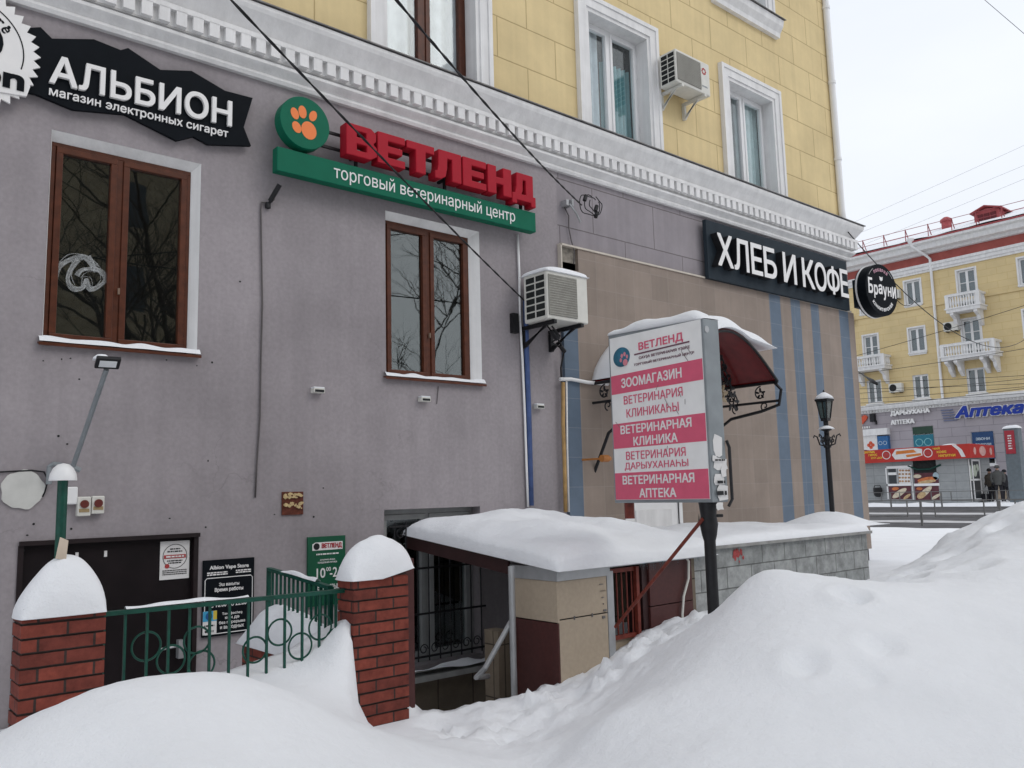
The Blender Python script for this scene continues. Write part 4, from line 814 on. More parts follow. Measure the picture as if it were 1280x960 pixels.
# ================================================================== RED ARCHED CANOPY
YF = 5.67; xl, xr_ = 7.18, 9.08; rise = .52
t = thing('canopy', 'red arched door canopy with black scroll ironwork on the brown tiled wall', 'canopy', (8.1, 7, 2.5))
def arch(u, y): s = math.sin(math.pi*u)**1.0; return Vector((xl+(xr_-xl)*u, y, 2.93+rise*s))
U = np.linspace(0, 1, 41); mb = MB(); V = [arch(u, y) for y in (YF, 7.0) for u in U]; n = len(U)
mb.add(V+[v+Z3*.012 for v in V], [(i, i+1, n+i+1, n+i) for i in range(n-1)]+[(2*n+i, 2*n+n+i, 2*n+n+i+1, 2*n+i+1) for i in range(n-1)]+[(i, 2*n+i, 2*n+i+1, i+1) for i in range(n-1)]+[(n+i, n+i+1, 3*n+i+1, 3*n+i) for i in range(n-1)]); part(t, 'vault', mb, canred, smooth=True)
mb = MB()
for y in (YF, (YF+7)/2, 6.97): mb.tube([arch(u, y)-Z3*.015 for u in U], .016, 6)
for u in (0, 1): mb.tube([arch(u, YF)-Z3*.02, arch(u, 7.0)-Z3*.02], .02, 6)
part(t, 'frame', mb, black)
def scroll(c, r, turns, a0, ux, s=1, n=22): return [c+ux*(r*(1-i/n*.8)*math.cos(a0+s*turns*2*math.pi*i/n))+Z3*(r*(1-i/n*.8)*math.sin(a0+s*turns*2*math.pi*i/n)) for i in range(n+1)]
UY = Vector((0, -1, 0))
for sx_ in (xl, xr_):
    z0 = 2.93; mb = MB()
    mb.tube([(sx_, YF-.02, z0-.25), (sx_, 7.0, z0-.25)], .016, 6); mb.tube([(sx_, YF+.05, z0-.02), (sx_, YF-.04, z0-.12), (sx_, YF, z0-.30), (sx_, YF+.25, z0-.36), (sx_, YF+.7, z0-.42), (sx_, YF+1.05, z0-.62), (sx_, YF+1.35, z0-1.15), (sx_, 6.96, z0-1.75)], .020, 6)
    for k in range(3):
        c = Vector((sx_, YF+.25+.42*k, z0-.14)); mb.tube(scroll(c, .09, 1.1, 1.5, UY), .009, 5); mb.tube(scroll(c+Vector((0, -.05, -.16)), .06, 1.0, 4.5, UY, -1), .009, 5)
        for q in range(5): a = q*1.26+.3; ellipse(mb, c+UY*.045*math.cos(a)+Z3*(.045*math.sin(a)), UY, .03, .014, .006, 8, tilt=a)
    part(t, 'iron_bracket', mb, black)
mb = MB(); rnd = random.Random(2)                       # vine ironwork in the vault
for k in range(5):
    u = .60+.085*k; c = arch(u, YF+.35+.06*k)-Z3*(.22+.02*k); mb.tube(scroll(c, .13, 1.2, 1.2+k, FX, (-1)**k), .010, 5)
    for q in range(6): a = q*1.05; ellipse(mb, c+FX*.1*math.cos(a)+Z3*.1*math.sin(a), FX, .05, .022, .006, 8, tilt=a)
part(t, 'vine_ironwork', mb, black)
mb = MB()
for k in range(2):
    u = .70+.05*k; c = arch(u, YF+.5)-Z3*(.30+.2*k); mb.tube(scroll(c, .14, 1.1, .6+k, FX), .014, 6)
    for q in range(7): a = q*.9; ellipse(mb, c+FX*.09*math.cos(a)+Z3*.11*math.sin(a)+Vector((0, -.01, 0)), FX, .055, .024, .006, 8, tilt=a+.4)
part(t, 'gilded_leaf', mb, mat('old_gold', (.42, .33, .22), .4, metal=.3))
# snow on the vault, sliding off to the right
mb = MB(); nu, nv = 34, 12; top = []; bot = []
for j in range(nv+1):
    v = j/nv
    for i in range(nu+1):
        u = .0+.90*i/nu; y = YF-.05+(7.0-YF+.05)*v; a = arch(u, y)
        k = (max(0, 1-abs(2*i/nu-1)**5)*max(0, 1-abs(1-v)**9))**.5
        lift = max(0, (u-.68)/.22)**1.3*.20
        off = Vector((0, 0, .02+lift)); th = .20*k*(1+.35*nz(a.x, y, 1.6, 8))+.006
        top.append(a+off+Z3*th+Vector((.15*max(0, (u-.7)/.2), 0, 0))); bot.append(a+off+Vector((.15*max(0, (u-.7)/.2), 0, 0)))
N = nu+1; O = len(top); fs = [(j*N+i, j*N+i+1, (j+1)*N+i+1, (j+1)*N+i) for j in range(nv) for i in range(nu)]; fs += [tuple(q+O for q in f[::-1]) for f in fs]
per = [i for i in range(N)]+[j*N+nu for j in range(1, nv+1)]+[nv*N+i for i in range(nu-1, -1, -1)]+[j*N for j in range(nv-1, 0, -1)]
fs += [(per[k], per[k]+O, per[(k+1) % len(per)]+O, per[(k+1) % len(per)]) for k in range(len(per))]
mb.add(top+bot, fs); solo('snow_heap', mb, snow, 'long cap of snow on the red arched canopy', 'snow', 'caps of snow', smooth=True)
# ================================================================== PINK AND WHITE LIGHTBOX ON A POST
Lc, Rc = Vector((5.263, 4.888, 0)), Vector((5.115, 3.786, 0)); z0, z1 = 1.545, 2.925
ux = (Rc-Lc).normalized(); nr = ux.cross(Z3); bw = (Rc-Lc).length; mid = (Lc+Rc)/2
t = thing('lightbox_sign', 'double sided pink and white clinic lightbox on a black steel post', 'sign', (5.2, 3.95, .6))
mb = MB(); mb.prism([Lc+Z3*z0, Rc+Z3*z0, Rc+Z3*(z1-.02), Lc+Z3*(z1+.04)], -nr*.16); part(t, 'case', mb, greym, bevel=.006)
def fp(u, v): return Lc+(Rc-Lc)*u+Z3*(z0+(z1-z0)*v)
mb = MB(); mb.prism([fp(.02,.018)+nr*.0, fp(.98,.018), fp(.98,.985), fp(.02,1.005)], nr*.004); fc = part(t, 'face', mb, board)
for a, b in ((.655,.77),(.325,.475),(.02,.178)): mb = MB(); mb.prism([fp(.022,a)+nr*.004, fp(.978,a)+nr*.004, fp(.978,b)+nr*.004, fp(.022,b)+nr*.004], nr*.002); part(fc, 'pink_band', mb, pink); mb = MB()
mb = MB(); T = nr*.0065
for s_, u, v, w, h in (('ЗООМАГАЗИН',.46,.715,.64,.058),('ВЕТЕРИНАРНАЯ',.48,.435,.74,.052),('КЛИНИКА',.48,.36,.46,.052),('ВЕТЕРИНАРНАЯ',.48,.135,.74,.052),('АПТЕКА',.48,.057,.38,.052)):
    mb = MB(); text(mb, s_, fp(u, v)+T, ux, w*bw, h*(z1-z0), .002, .02); part(fc, 'white_lettering', mb, letterw)
for s_, u, v, w, h in (('ВЕТЛЕНД',.58,.91,.46,.055),('ВЕТЕРИНАРИЯ',.47,.61,.62,.05),('КЛИНИКАҺЫ',.46,.53,.55,.05),('ВЕТЕРИНАРИЯ',.47,.278,.62,.048),('ДАРЫУХАНАҺЫ',.47,.213,.66,.048)):
    mb = MB(); text(mb, s_, fp(u, v)+T, ux, w*bw, h*(z1-z0), .002, .022 if s_ == 'ВЕТЛЕНД' else .005); part(fc, 'pink_lettering', mb, pink)
mb = MB(); mb.prism([fp(.30,.868)+T, fp(.87,.872)+T, fp(.87,.880)+T, fp(.30,.876)+T], nr*.002); pur = mat('purple_print', (.16, .06, .09), .5); part(fc, 'rule', mb, pur); mb = text(MB(), 'САУҘА ВЕТЕРИНАРИЯ ҮҘӘГЕ', fp(.61,.845)+T, ux, .52*bw, .02*(z1-z0), .002, .01); part(fc, 'small_lettering', mb, pur); mb = text(MB(), 'ТОРГОВЫЙ ВЕТЕРИНАРНЫЙ ЦЕНТР', fp(.60,.812)+T, ux, .62*bw, .02*(z1-z0), .002, .01); part(fc, 'small_lettering', mb, mat('purple_print', (.16, .06, .09), .5))
mb = MB(); ellipse(mb, fp(.155,.875)+T, ux, .095*bw, .082, .002, 30); em = part(fc, 'emblem', mb, mat('teal_print', (.03, .13, .20), .4, var=.5, scale=5))
mb = MB(); q = fp(.18,.86)+T+nr*.002
for dx, dz, a, b in ((.02,-.03,.03,.028),(-.035,-.005,.014,.017),(-.02,.03,.014,.018),(.015,.04,.014,.018),(.045,.015,.013,.017)): ellipse(mb, q+ux*dx+Z3*dz, ux, a, b, .002, 14)
part(em, 'paw_print', mb, mat('pink_print', (.70, .25, .30), .5))
mb = MB(); rnd = random.Random(5)
for u, v, l, a in ((.82,.80,.11,-.9),(.86,.83,.10,-.9),(.53,.655,.05,.9),(.62,.56,.08,-1),(.75,.60,.07,-1.1),(.08,.47,.07,-.8),(.72,.50,.05,-1),(.55,.35,.06,1),(.60,.30,.05,1.2),(.80,.55,.04,1.5)):
    p = fp(u, v)+nr*.0085; d = ux*math.cos(a)*-1+Z3*math.sin(a)*-1; e = d.cross(nr)*.0022; mb.prism([p-d*l/2-e, p+d*l/2-e, p+d*l/2+e, p-d*l/2+e], nr*.0005)
part(fc, 'scratch', mb, mat('scratch_grey', (.22, .18, .18), .6))
pc = Rc-nr*.07+ux*-.12
mb = MB(); mb.cyl(Vector((pc.x, pc.y, -.2)), Vector((pc.x, pc.y, z0)), .043, 16); mb.lathe((pc.x, pc.y, z0-.28), [(.044,0),(.055,.04),(.068,.12),(.058,.18),(.07,.28)], 16); mb.cyl((pc.x+.09, pc.y-.06, z0-.1), (pc.x+.02, pc.y-.02, z0-.1), .012, 8); part(t, 'post', mb, black, smooth='angle')
mb = MB(); mb.cyl(pc+Vector((-.07,0,z0-.12)), Vector((5.18, 4.86, .55)), .014, 8); part(t, 'brace', mb, redpaint)
pl2 = Lc-nr*.08+ux*.09; mb = MB(); mb.cyl(Vector((pl2.x, pl2.y, z0-.13)), Vector((pl2.x, pl2.y, z0+.02)), .042, 12); part(t, 'stub_post', mb, redpaint)
# torn bills stuck on the post end of the case
mb = MB(); rnd = random.Random(12); sf = Rc+ux*.001
for k, (v, w, h, o) in enumerate(((.30,.10,.17,.08),(.20,.15,.10,.10),(.12,.11,.09,.07),(.05,.13,.12,.10),(-.02,.08,.06,.06),(.16,.06,.08,.12),(.23,.05,.05,.03))):
    c = sf-nr*o+Z3*(z0+(z1-z0)*v)+ux*(.0015*k+.001); m_ = 9
    mb.prism([c-nr*(w/2*math.copysign(min(1, abs(math.cos(a))*1.35), math.cos(a))*rnd.uniform(.75, 1.05))+Z3*(h/2*math.copysign(min(1, abs(math.sin(a))*1.35), math.sin(a))*rnd.uniform(.75, 1.05)) for a in np.linspace(0, 2*math.pi*(m_-1)/m_, m_)], ux*.0008)
part(t, 'torn_bill', mb, paper)
mb = MB(); lines(mb, sf-nr*.08+Z3*(z0+(z1-z0)*.2)+ux*.016, -nr, [(.03,.1,.012),(-.13,.08,.02),(-.21,.1,.03)]); part(t, 'bill_print', mb, black)
mb = MB(); mb.tube([Rc-nr*.165+ux*.01+Z3*(z0+.45), Rc-nr*.19+ux*.01+Z3*(z0+.4), Rc-nr*.19+ux*.01+Z3*(z0+.02), Rc-nr*.15+ux*.01+Z3*(z0-.03)], .012, 6); part(t, 'pipe_handle', mb, black)
mb = MB(); e = Rc+ux*.001-nr*.03+Z3*(z1-.10); ellipse(mb, e, -nr, .022, .026, .006, 14); part(t, 'lock', mb, galv)
# snow along the lightbox top
mb = MB(); nn = 30; vs = []
for i in range(nn+1):
    u = i/nn; c = Lc+(Rc-Lc)*u-nr*.08+Z3*(z1+.04-.06*u); hh = .085*max(0, 1-abs(2*u-.95)**4)**.5*(1+.5*nz(u*4, 0, 1, 3))+.006
    for k in range(7): a = math.pi*k/6; vs.append(c+nr*.088*math.cos(a)+Z3*hh*math.sin(a))
mb.add(vs, [(i*7+k, i*7+k+1, i*7+8+k, i*7+7+k) for i in range(nn) for k in range(6)]+[(i*7, i*7+7, i*7+13, i*7+6) for i in range(nn)]); solo('snow_heap', mb, snow, 'narrow ridge of snow along the top of the pink lightbox', 'snow', 'caps of snow', smooth=True)
# ================================================================== BASEMENT PORCH
YP = 4.93; XL = 4.62
t = thing('basement_porch', 'tiled basement porch with snow laden lean-to roof and red barred opening', 'porch', (5.4, 5.9, 0))
zroof = lambda x, y: 1.055+(y-YP)*.108
mb = MB(); mb.add([(x, y, zroof(x, y)+dz) for dz in (-.02, .0) for x, y in ((XL-.04,4.86),(6.36,4.86),(6.36,7),(XL-.04,7))], [(0,3,2,1),(4,5,6,7),(0,1,5,4),(1,2,6,5),(2,3,7,6),(3,0,4,7)]); rf = part(t, 'roof', mb, galv)
mb = MB(); mb.add([(XL-.045+dx, y, zroof(0, y)+dz) for dx in (0, .03) for y, dz in ((5.48,-.13),(7,-.13),(7,.01),(5.48,.01))], [(0,1,2,3),(4,7,6,5),(0,4,5,1),(1,5,6,2),(2,6,7,3),(3,7,4,0)]); part(rf, 'fascia', mb, darkbrown)
g_ = .004
cl = MB(); cl.box(XL+.01, 5.16, YP+.01, 5.48, -.7, 1.0); co_ = part(t, 'column', cl, dark)
mb = MB(); mb.box(XL+.004, 5.168, YP-.002, YP+.02, .665, .955); part(co_, 'tile', mb, beigetile, bevel=.003); mb = MB(); mb.box(XL+.004, 5.168, YP-.002, YP+.02, -.3, .655); part(co_, 'tile', mb, beigetile, bevel=.003)
mb = MB(); mb.box(XL-.01, XL+.012, YP+.0, 5.49, .640, .955); part(co_, 'tile', mb, beigetile, bevel=.003); mb = MB(); mb.box(XL-.01, XL+.012, YP+.0, 5.49, -.7, .632); part(co_, 'tile', mb, browntile, 'dark brown tiles on the lower left side of the column', bevel=.003)
mb = MB(); mb.prism([(XL-.02,YP-.015,.957),(5.2,YP-.015,.957),(5.2,YP-.015,1.03),(XL-.02,YP-.015,1.03)], (0,.012,0)); mb.box(XL-.022, XL-.01, YP-.003, 5.5, .957, 1.06); part(co_, 'drip_edge', mb, galv)
mb = MB(); mb.box(5.17, 5.245, YP-.008, YP+.02, -.2, .99); part(co_, 'corner_strip', mb, galv, bevel=.003)
mb = MB()
for k in range(6): mb.box(5.10+.02*math.sin(k), 5.13+.02*math.sin(k*2), YP-.012, YP-.002, .62+.055*k, .64+.05*k)
for x in (4.78, 4.98): mb.box(x, x+.012, YP-.008, YP, .645, .675)
part(co_, 'clip', mb, MATS['flashing'])
# barred opening and brown panels in the street front
mb = MB(); mb.box(5.245, 5.62, YP+.06, YP+.10, -.3, .42); part(t, 'parapet', mb, beigetile)
mb = MB(); mb.box(5.245, 5.56, YP+.03, YP+.06, .42, .455); mb.box(5.55, 5.585, YP+.01, YP+.05, .25, 1.0); mb.box(5.245, 5.56, YP+.03, YP+.06, .965, 1.0); gr = part(t, 'red_grille', mb, redpaint)
for k in range(5): x = 5.275+k*.062; mb = MB(); mb.cyl((x, YP+.045, .455), (x, YP+.045, .965), .007, 6); part(gr, 'bar', mb, redpaint)
mb = MB(); mb.box(5.63, 5.70, YP+.02, YP+.2, .2, 1.04); part(t, 'panel_post', mb, darkbrown)
mb = MB(); mb.box(5.70, 6.285, YP-.004, YP+.05, .655, 1.02); part(t, 'panel', mb, browntile, bevel=.003); mb = MB(); mb.box(5.70, 6.285, YP-.004, YP+.05, .2, .647); part(t, 'panel', mb, browntile, bevel=.003)
mb = MB(); mb.box(5.72, 6.30, YP+.05, YP+.08, .0, 1.03); mb.box(6.285, 6.33, YP+.0, 7, -.7, 1.03); mb.box(3.3, 6.3, 6.9, 6.995, -.75, -.02); part(t, 'backing', mb, brickmat('shade_darkened_tile', (.17, .135, .10), (.16, .13, .095), (.05, .04, .03), .42, .42, .006, off=0, rough=.7, dirt=.3))  # dirty beige tile, colour darkened for the shade under the porch roof
mb = MB(); mb.box(4.0, 5.6, 6.72, 6.93, -.06, -.01); part(t, 'window_ledge', mb, mat('concrete', (.3, .3, .29), .8, var=.2))
mb = MB(); mb.box(3.235, 3.315, 4.98, 5.20, -.6, 1.22); part(t, 'side_panel', mb, browntile)
mb = MB(); mb.cyl((4.42, 5.25, -.5), (4.42, 5.25, 1.07), .026, 10); part(t, 'pole', mb, galv)
mb = MB(); mb.box(4.49, XL-.012, 5.52, 5.70, -.7, .53); part(t, 'inner_parapet', mb, MATS['shade_darkened_tile'])
mb = MB(); mb.tube([(4.44, 5.29, .64), (4.22, 5.36, .30), (4.18, 5.42, .23), (4.36, 5.5, .20)], .022, 8); part(t, 'handrail', mb, galv)
mb = MB(); mb.tube([(6.18, YP-.02, 1.05), (6.215, YP-.03, 1.0), (6.20, YP-.03, .85), (6.12, YP-.03, .70), (6.09, YP-.03, .55), (6.09, YP-.03, .3)], .011, 8); solo('hose', mb, acw, 'white hose hanging down the brown panels of the porch', 'hose', smooth=True)
mb = MB(); rnd = random.Random(8)
for k in range(15):
    x = rnd.uniform(5.5, 6.3); l = rnd.uniform(.02, .075)
    c = MB(); mb_ = c.tube([(x, 4.862, 1.06), (x, 4.86, 1.03), (x+.002, 4.86, 1.03-l)], [.012, .008, .001], 6)
    solo('icicle', c, glassmat('ice', tint=(.85, .9, .92), ior=1.31), 'small icicle hanging from the eaves above the brown porch panels', 'icicle', 'icicles along the porch eaves')
snow_slab('snow_heap', XL-.09, 6.55, 4.82, 7.0, lambda x, y: zroof(x, y), .21, 'thick sheet of snow on the lean-to porch roof', seed=5, n=70, p=7, e=.5, amp=.2, over=.03, peak=(.5, .75))
mb = MB(); mb.grid(list(np.linspace(4.0, 5.55, 20)), list(np.linspace(6.71, 6.9, 8)), lambda x, y: -.005+.035*(1+nz(x, y, 5))); solo('snow_strip', mb, snow, 'strip of snow on the ledge below the barred basement window', 'snow', 'caps of snow', smooth=True)
# ================================================================== TERRACE WALL
XE = 9.57
t = thing('terrace_wall', 'grey concrete block terrace wall with red spray mark below the brown tiled facade', 'wall', (7.9, YP, 0))
mb = MB(); mb.box(6.30, XE, YP+.02, YP+.3, -.2, 1.075); mb.box(XE-.25, XE, YP+.3, 7, -.2, 1.075); part(t, 'block_wall', mb, block)
mb = MB(); mb.box(6.32, XE+.05, YP-.03, 7.0, 1.08, 1.115); part(t, 'slab', mb, mat('concrete', (.3, .3, .29)), bevel=.004)
mb = MB(); p = at(921, 694, Y=YP+.018); rnd = random.Random(3)
for k in range(14):
    a = rnd.gauss(0, .045); b = rnd.gauss(0, .035); r = rnd.uniform(.012, .035)
    mb.prism([(p.x+a+r*rnd.uniform(.5, 1.2)*math.cos(q), p.y-.0004*k, p.z+b+r*rnd.uniform(.5, 1.6)*math.sin(q)) for q in np.linspace(0, 5.6, 9)], (0, -.0003, 0))
part(t, 'spray_mark', mb, mat('red_spray', (.38, .07, .07), .8, var=.3, scale=60))
snow_slab('snow_heap', 6.40, XE+.04, 4.90, 7.0, lambda x, y: 1.115, .10, 'long sheet of snow on the terrace slab', seed=9, n=50, p=10, e=.4, amp=.25, over=.01)
lpb = at(1041, 648, Y=5.45)
snow_slab('snow_heap', lpb.x-.55, lpb.x+.42, 4.95, 6.0, lambda x, y: 1.17, .17, 'heap of snow round the foot of the black street lamp', seed=11, n=24, p=1.6, e=1, amp=.15)
# --- black street lamp
lx, ly = lpb.x, 5.45
t = thing('street_lamp', 'black iron street lamp with a four sided lantern and scroll arms on the terrace', 'street lamp', (lx, ly, 1.12))
zt = at(1037, 490, Y=ly).z
mb = MB(); mb.cyl((lx, ly, 1.1), (lx, ly, zt-.52), .030, 12); mb.lathe((lx, ly, zt-.60), [(.045,0),(.03,.05),(.03,.10),(.07,.12),(.03,.16)], 12); mb.lathe((lx, ly, zt-.70), [(.045,0),(.045,.03)], 12); part(t, 'pole', mb, black, smooth='angle')
mb = MB(); k = [Vector((lx, ly, 0))]
def frust(mb, z0, r0, z1, r1):
    q = [(lx+r*math.cos(R(45+90*i)), ly+r*math.sin(R(45+90*i)), z) for z, r in ((z0, r0), (z1, r1)) for i in range(4)]
    return mb.add(q, [(3,2,1,0),(4,5,6,7)]+[(i, (i+1) % 4, (i+1) % 4+4, i+4) for i in range(4)])
frust(mb, zt-.34, .055, zt-.12, .095); ln = part(t, 'lantern', mb, glassmat('lantern_glass', tint=(.35, .4, .38), ior=1.6))
mb = MB()
for i in range(4): a = R(45+90*i); mb.cyl((lx+.057*math.cos(a), ly+.057*math.sin(a), zt-.34), (lx+.097*math.cos(a), ly+.097*math.sin(a), zt-.12), .008, 6)
frust(mb, zt-.125, .115, zt-.10, .12); frust(mb, zt-.10, .115, zt-.02, .03); mb.lathe((lx, ly, zt-.03), [(.012,0),(.015,.02),(.004,.05)], 8); frust(mb, zt-.37, .06, zt-.335, .06); mb.lathe((lx, ly, zt-.45), [(.03,0),(.03,.08)], 10); part(ln, 'lantern_frame', mb, black)
mb = MB()
for s in (-1, 1):
    for w_ in (FX, UY): 
        mb.tube([Vector((lx, ly, zt-.68))+w_*s*.03, Vector((lx, ly, zt-.66))+w_*s*.10, Vector((lx, ly, zt-.56))+w_*s*.13, Vector((lx, ly, zt-.54))+w_*s*.17, Vector((lx, ly, zt-.57))+w_*s*.18], .009, 5); mb.tube(scroll(Vector((lx, ly, zt-.61))+w_*s*.07, .04, 1, 2, w_, s, 12), .007, 5)
part(t, 'scroll_arm', mb, black)
for z_, h_, r_, lab in ((zt-.10, .09, .115, 'peak of snow on the lantern of the black street lamp'), (zt-.475, .05, .10, 'small collar of snow below the lantern of the black street lamp')):
    mb = MB(); mb.lathe((lx, ly, z_+.003), [(r_, 0), (r_*.8, h_*.4), (r_*.35, h_*.8), (.004, h_)], 12); solo('snow_heap', mb, snow, lab, 'snow', 'caps of snow', smooth=True)
# ================================================================== BRICK PILLARS, RAILINGS, GREEN LAMP
for x0, x1, zt_, lab in ((.925, 1.318, 1.085, 'red brick pillar carrying the green lamp post'), (2.80, 3.215, 1.115, 'red brick pillar beside the basement porch')):
    mb = MB(); h = .0725; z = -.1; i = 0
    while z < zt_-.01:
        zz = min(z+h-.009, zt_); j = .002*((i*7) % 3-1); mb.box(x0+j, x1+j*.5, 4.90+.0025*((i*5) % 3-1), 5.11, z, zz); mb.box(x0+.008, x1-.008, 4.909, 5.10, zz-.001, z+h+.001); z += h; i += 1
    solo('brick_pillar', mb, brick, lab, 'pillar', 'brick pillars')
snow_slab('snow_heap', .905, 1.335, 4.875, 5.135, lambda x, y: 1.085, .325, 'tall rounded cap of snow on the pillar carrying the green lamp post', seed=21, n=40, p=2.0, e=.72, amp=.26, over=.012, rnd=.16)
snow_slab('snow_heap', 2.77, 3.28, 4.875, 5.14, lambda x, y: 1.115+.06*max(0, (x-3.0)/.3), .33, 'lopsided cap of snow on the pillar beside the basement porch', seed=27, n=40, p=1.9, e=.78, amp=.34, over=.015, rnd=.16, peak=(.48, .5))
p = Vector((1.107, 5.005, 0))
t = thing('lamp_post', 'short green lamp post with white dome shade rising from the snow capped brick pillar', 'lamp post', (p.x, p.y, 1.2))
mb = MB(); mb.cyl((p.x, p.y, 1.1), (p.x, p.y, 1.79), .026, 14); part(t, 'post', mb, greenp, smooth='angle')
mb = MB(); mb.lathe((p.x, p.y, 1.775), [(.068,0),(.068,.008),(.064,.035),(.05,.065),(.03,.085),(.004,.092)], 22); part(t, 'shade', mb, mat('white_enamel', (.74, .74, .74), .3), smooth='angle')
mb = MB(); mb.prism([(p.x-.028,p.y-.034,1.37),(p.x+.022,p.y-.036,1.36),(p.x+.03,p.y-.036,1.46),(p.x-.01,p.y-.034,1.48)], (0,-.004,0)); part(t, 'sticker', mb, mat('buff_paper', (.6, .5, .4), .7))
YR = 5.03
def railing(lab, P0, P1, zt, zb, nb, circ, last=True):
    d = (P1-P0); L = d.length; u = d.normalized(); w = Vector((u.y, -u.x, 0))
    t = thing('railing', lab, 'railing', (P0.x, P0.y, zb(0)), 'green stair railings')
    sl = (zt(1)-zt(0))
    mb = MB(); a, b = P0+Z3*zt(0), P1+Z3*zt(1); mb.prism([a-w*.02-Z3*.012, b-w*.02-Z3*.012, b-w*.02+Z3*.012, a-w*.02+Z3*.012], w*.04); part(t, 'top_rail', mb, greenp)
    for i in range(nb):
        f = i/(nb-1); q = P0+d*f; r = .014 if i in (0, nb-1) else .007; mb = MB(); mb.box(q.x-r, q.x+r, q.y-r, q.y+r, zb(f)-.15, zt(f)-.0125); part(t, 'post' if i in (0, nb-1) else 'baluster', mb, greenp)
    for f, dz, r in circ:
        q = P0+d*f+Z3*(zt(f)-dz)-w*.012; mb = MB(); mb.tube([q+u*r*math.cos(a)+Z3*r*math.sin(a) for a in np.linspace(0, 2*math.pi, 37)[:-1]], .0065, 6, closed=True); part(t, 'ring', mb, greenp)
    return t
railing('green railing with rings between the two brick pillars', Vector((1.335, YR, 0)), Vector((2.86, YR, 0)), lambda f: 1.055-.01*f, lambda f: .55, 14, [(.155,.20,.078),(.245,.29,.078),(.34,.20,.075),(.36,.34,.075),(.675,.215,.078),(.765,.315,.078),(.855,.215,.078),(.93,.31,.075),(.57,.30,.075)])
mb = MB()
mb.grid(list(np.linspace(1.45, 2.15, 30)), list(np.linspace(YR-.022, YR+.022, 5)), lambda x, y: 1.068+max(0, .016*(1+1.3*nz(x, 0, 5, 2)))*(1-((y-YR)/.024)**2)); solo('snow_strip', mb, snow, 'thin strip of snow on the top rail between the brick pillars', 'snow', 'caps of snow', smooth=True)
PX = 2.86
mb = MB(); mb.box(PX-.12, PX+.12, 5.30, 6.5, -.1, .56); solo('brick_parapet', mb, brick, 'low red brick parapet under the inner green railing', 'wall')
snow_slab('snow_heap', PX-.17, PX+.17, 5.28, 6.52, lambda x, y: .56, .29, 'heap of snow on the low brick parapet under the inner railing', seed=33, n=30, p=2.2, e=.62, amp=.25, over=.01)
railing('green railing of close upright bars running back to the grey wall', Vector((PX, 6.30, 0)), Vector((PX, 5.32, 0)), lambda f: 1.115-.075*f, lambda f: .70, 15, [])
mb = MB(); mb.grid(list(np.linspace(PX-.022, PX+.022, 5)), list(np.linspace(5.5, 6.05, 20)), lambda x, y: 1.127-.075*(6.3-y)/.98+max(0, .022*(1+1.5*nz(0, y, 5, 6)))*(1-((x-PX)/.024)**2)); solo('snow_strip', mb, snow, 'thin strip of snow on the inner railing that runs back to the wall', 'snow', 'caps of snow', smooth=True)
#PART4
# ================================================================== ACROSS THE STREET (facade on the plane x = 54, facing -x)
XF = 54.0; FR = ('X', XF)
fb = thing('apartment_building', 'long yellow apartment building across the street with red snowy roof and white balconies', 'building', (XF, 24, .5))
ROWS = ((12.93, 14.50), (9.88, 11.42), (6.90, 8.41))
COLS = [(26.13, 27.10), (23.10, 24.08), (19.80, 20.84), (16.45, 17.42), (13.2, 14.2), (9.9, 10.9), (6.6, 7.6), (29.4, 30.4), (32.6, 33.6)]
holes = []
for ci, (a, b) in enumerate(COLS):
    for ri, (z0, z1) in enumerate(ROWS):
        balc = (ci == 2 and ri < 2) or (ci == 0 and ri == 1) or (ci in (4, 6) and ri == 1)
        holes.append((a, b, z0-.75 if balc else z0, z1, balc))
PH = [(23.08, 24.36, 3.2, 5.15), (19.65, 20.92, 2.6, 4.58), (25.85, 27.7, .6, 3.9), (13, 15, 2.4, 4.6), (8, 10, 2.4, 4.6)]
mb = MB(); wallcells(mb, FR, 2, 40, 6.30, 15.3, [h[:4] for h in holes]); mb.add([(XF,2,6.3),(XF+14,2,6.3),(XF+14,2,16.4),(XF,2,16.4),(XF,40,6.3),(XF+14,40,6.3),(XF+14,40,16.4),(XF,40,16.4)], [(0,1,2,3),(4,5,6,7)]); part(fb, 'upper_wall', mb, yellow_far)
mb = MB(); wallcells(mb, FR, 2, 40, 0, 6.32, [h[:4] for h in PH]); mb.add([(XF,2,0),(XF+14,2,0),(XF+14,2,6.3),(XF,2,6.3)], [(0,1,2,3)]); part(fb, 'lower_wall', mb, grey_far)
mb = MB(); mb.box(XF-.05, XF+.05, 2, 40, .4, 1.9); part(fb, 'stone_plinth', mb, mat('plinth_stone', (.36, .29, .22), .85, var=.35, scale=3))
mb = MB(); mb.box(XF-.25, XF, 2, 40, 1.83, 1.95); part(fb, 'plinth_ledge', mb, snow)
mb = MB(); mb.box(XF-.02, XF+.3, 2, 40, 15.35, 15.95); part(fb, 'red_band', mb, mat('red_band_paint', (.36, .095, .08), .8, var=.12, scale=2))
mb = MB()
for a0, a1, z0, z1, d in ((2,40,14.83,14.98,.08),(2,40,14.98,15.20,.14),(2,40,15.20,15.37,.20)): mb.box(XF-d, XF+.2, a0, a1, z0, z1)
part(fb, 'string_course', mb, white); mb = MB(); mb.box(XF-.07, XF+.1, 2, 40, 12.61, 12.78); part(fb, 'string_course', mb, yellow_far)
mb = MB(); mb.prism([(XF,2,15.93),(XF-.25,2,15.95),(XF-.35,2,16.10),(XF-.72,2,16.15),(XF-.80,2,16.42),(XF-.98,2,16.52),(XF-1.0,2,16.66),(XF,2,16.68)], (0,38,0)); part(fb, 'eaves_cornice', mb, white)
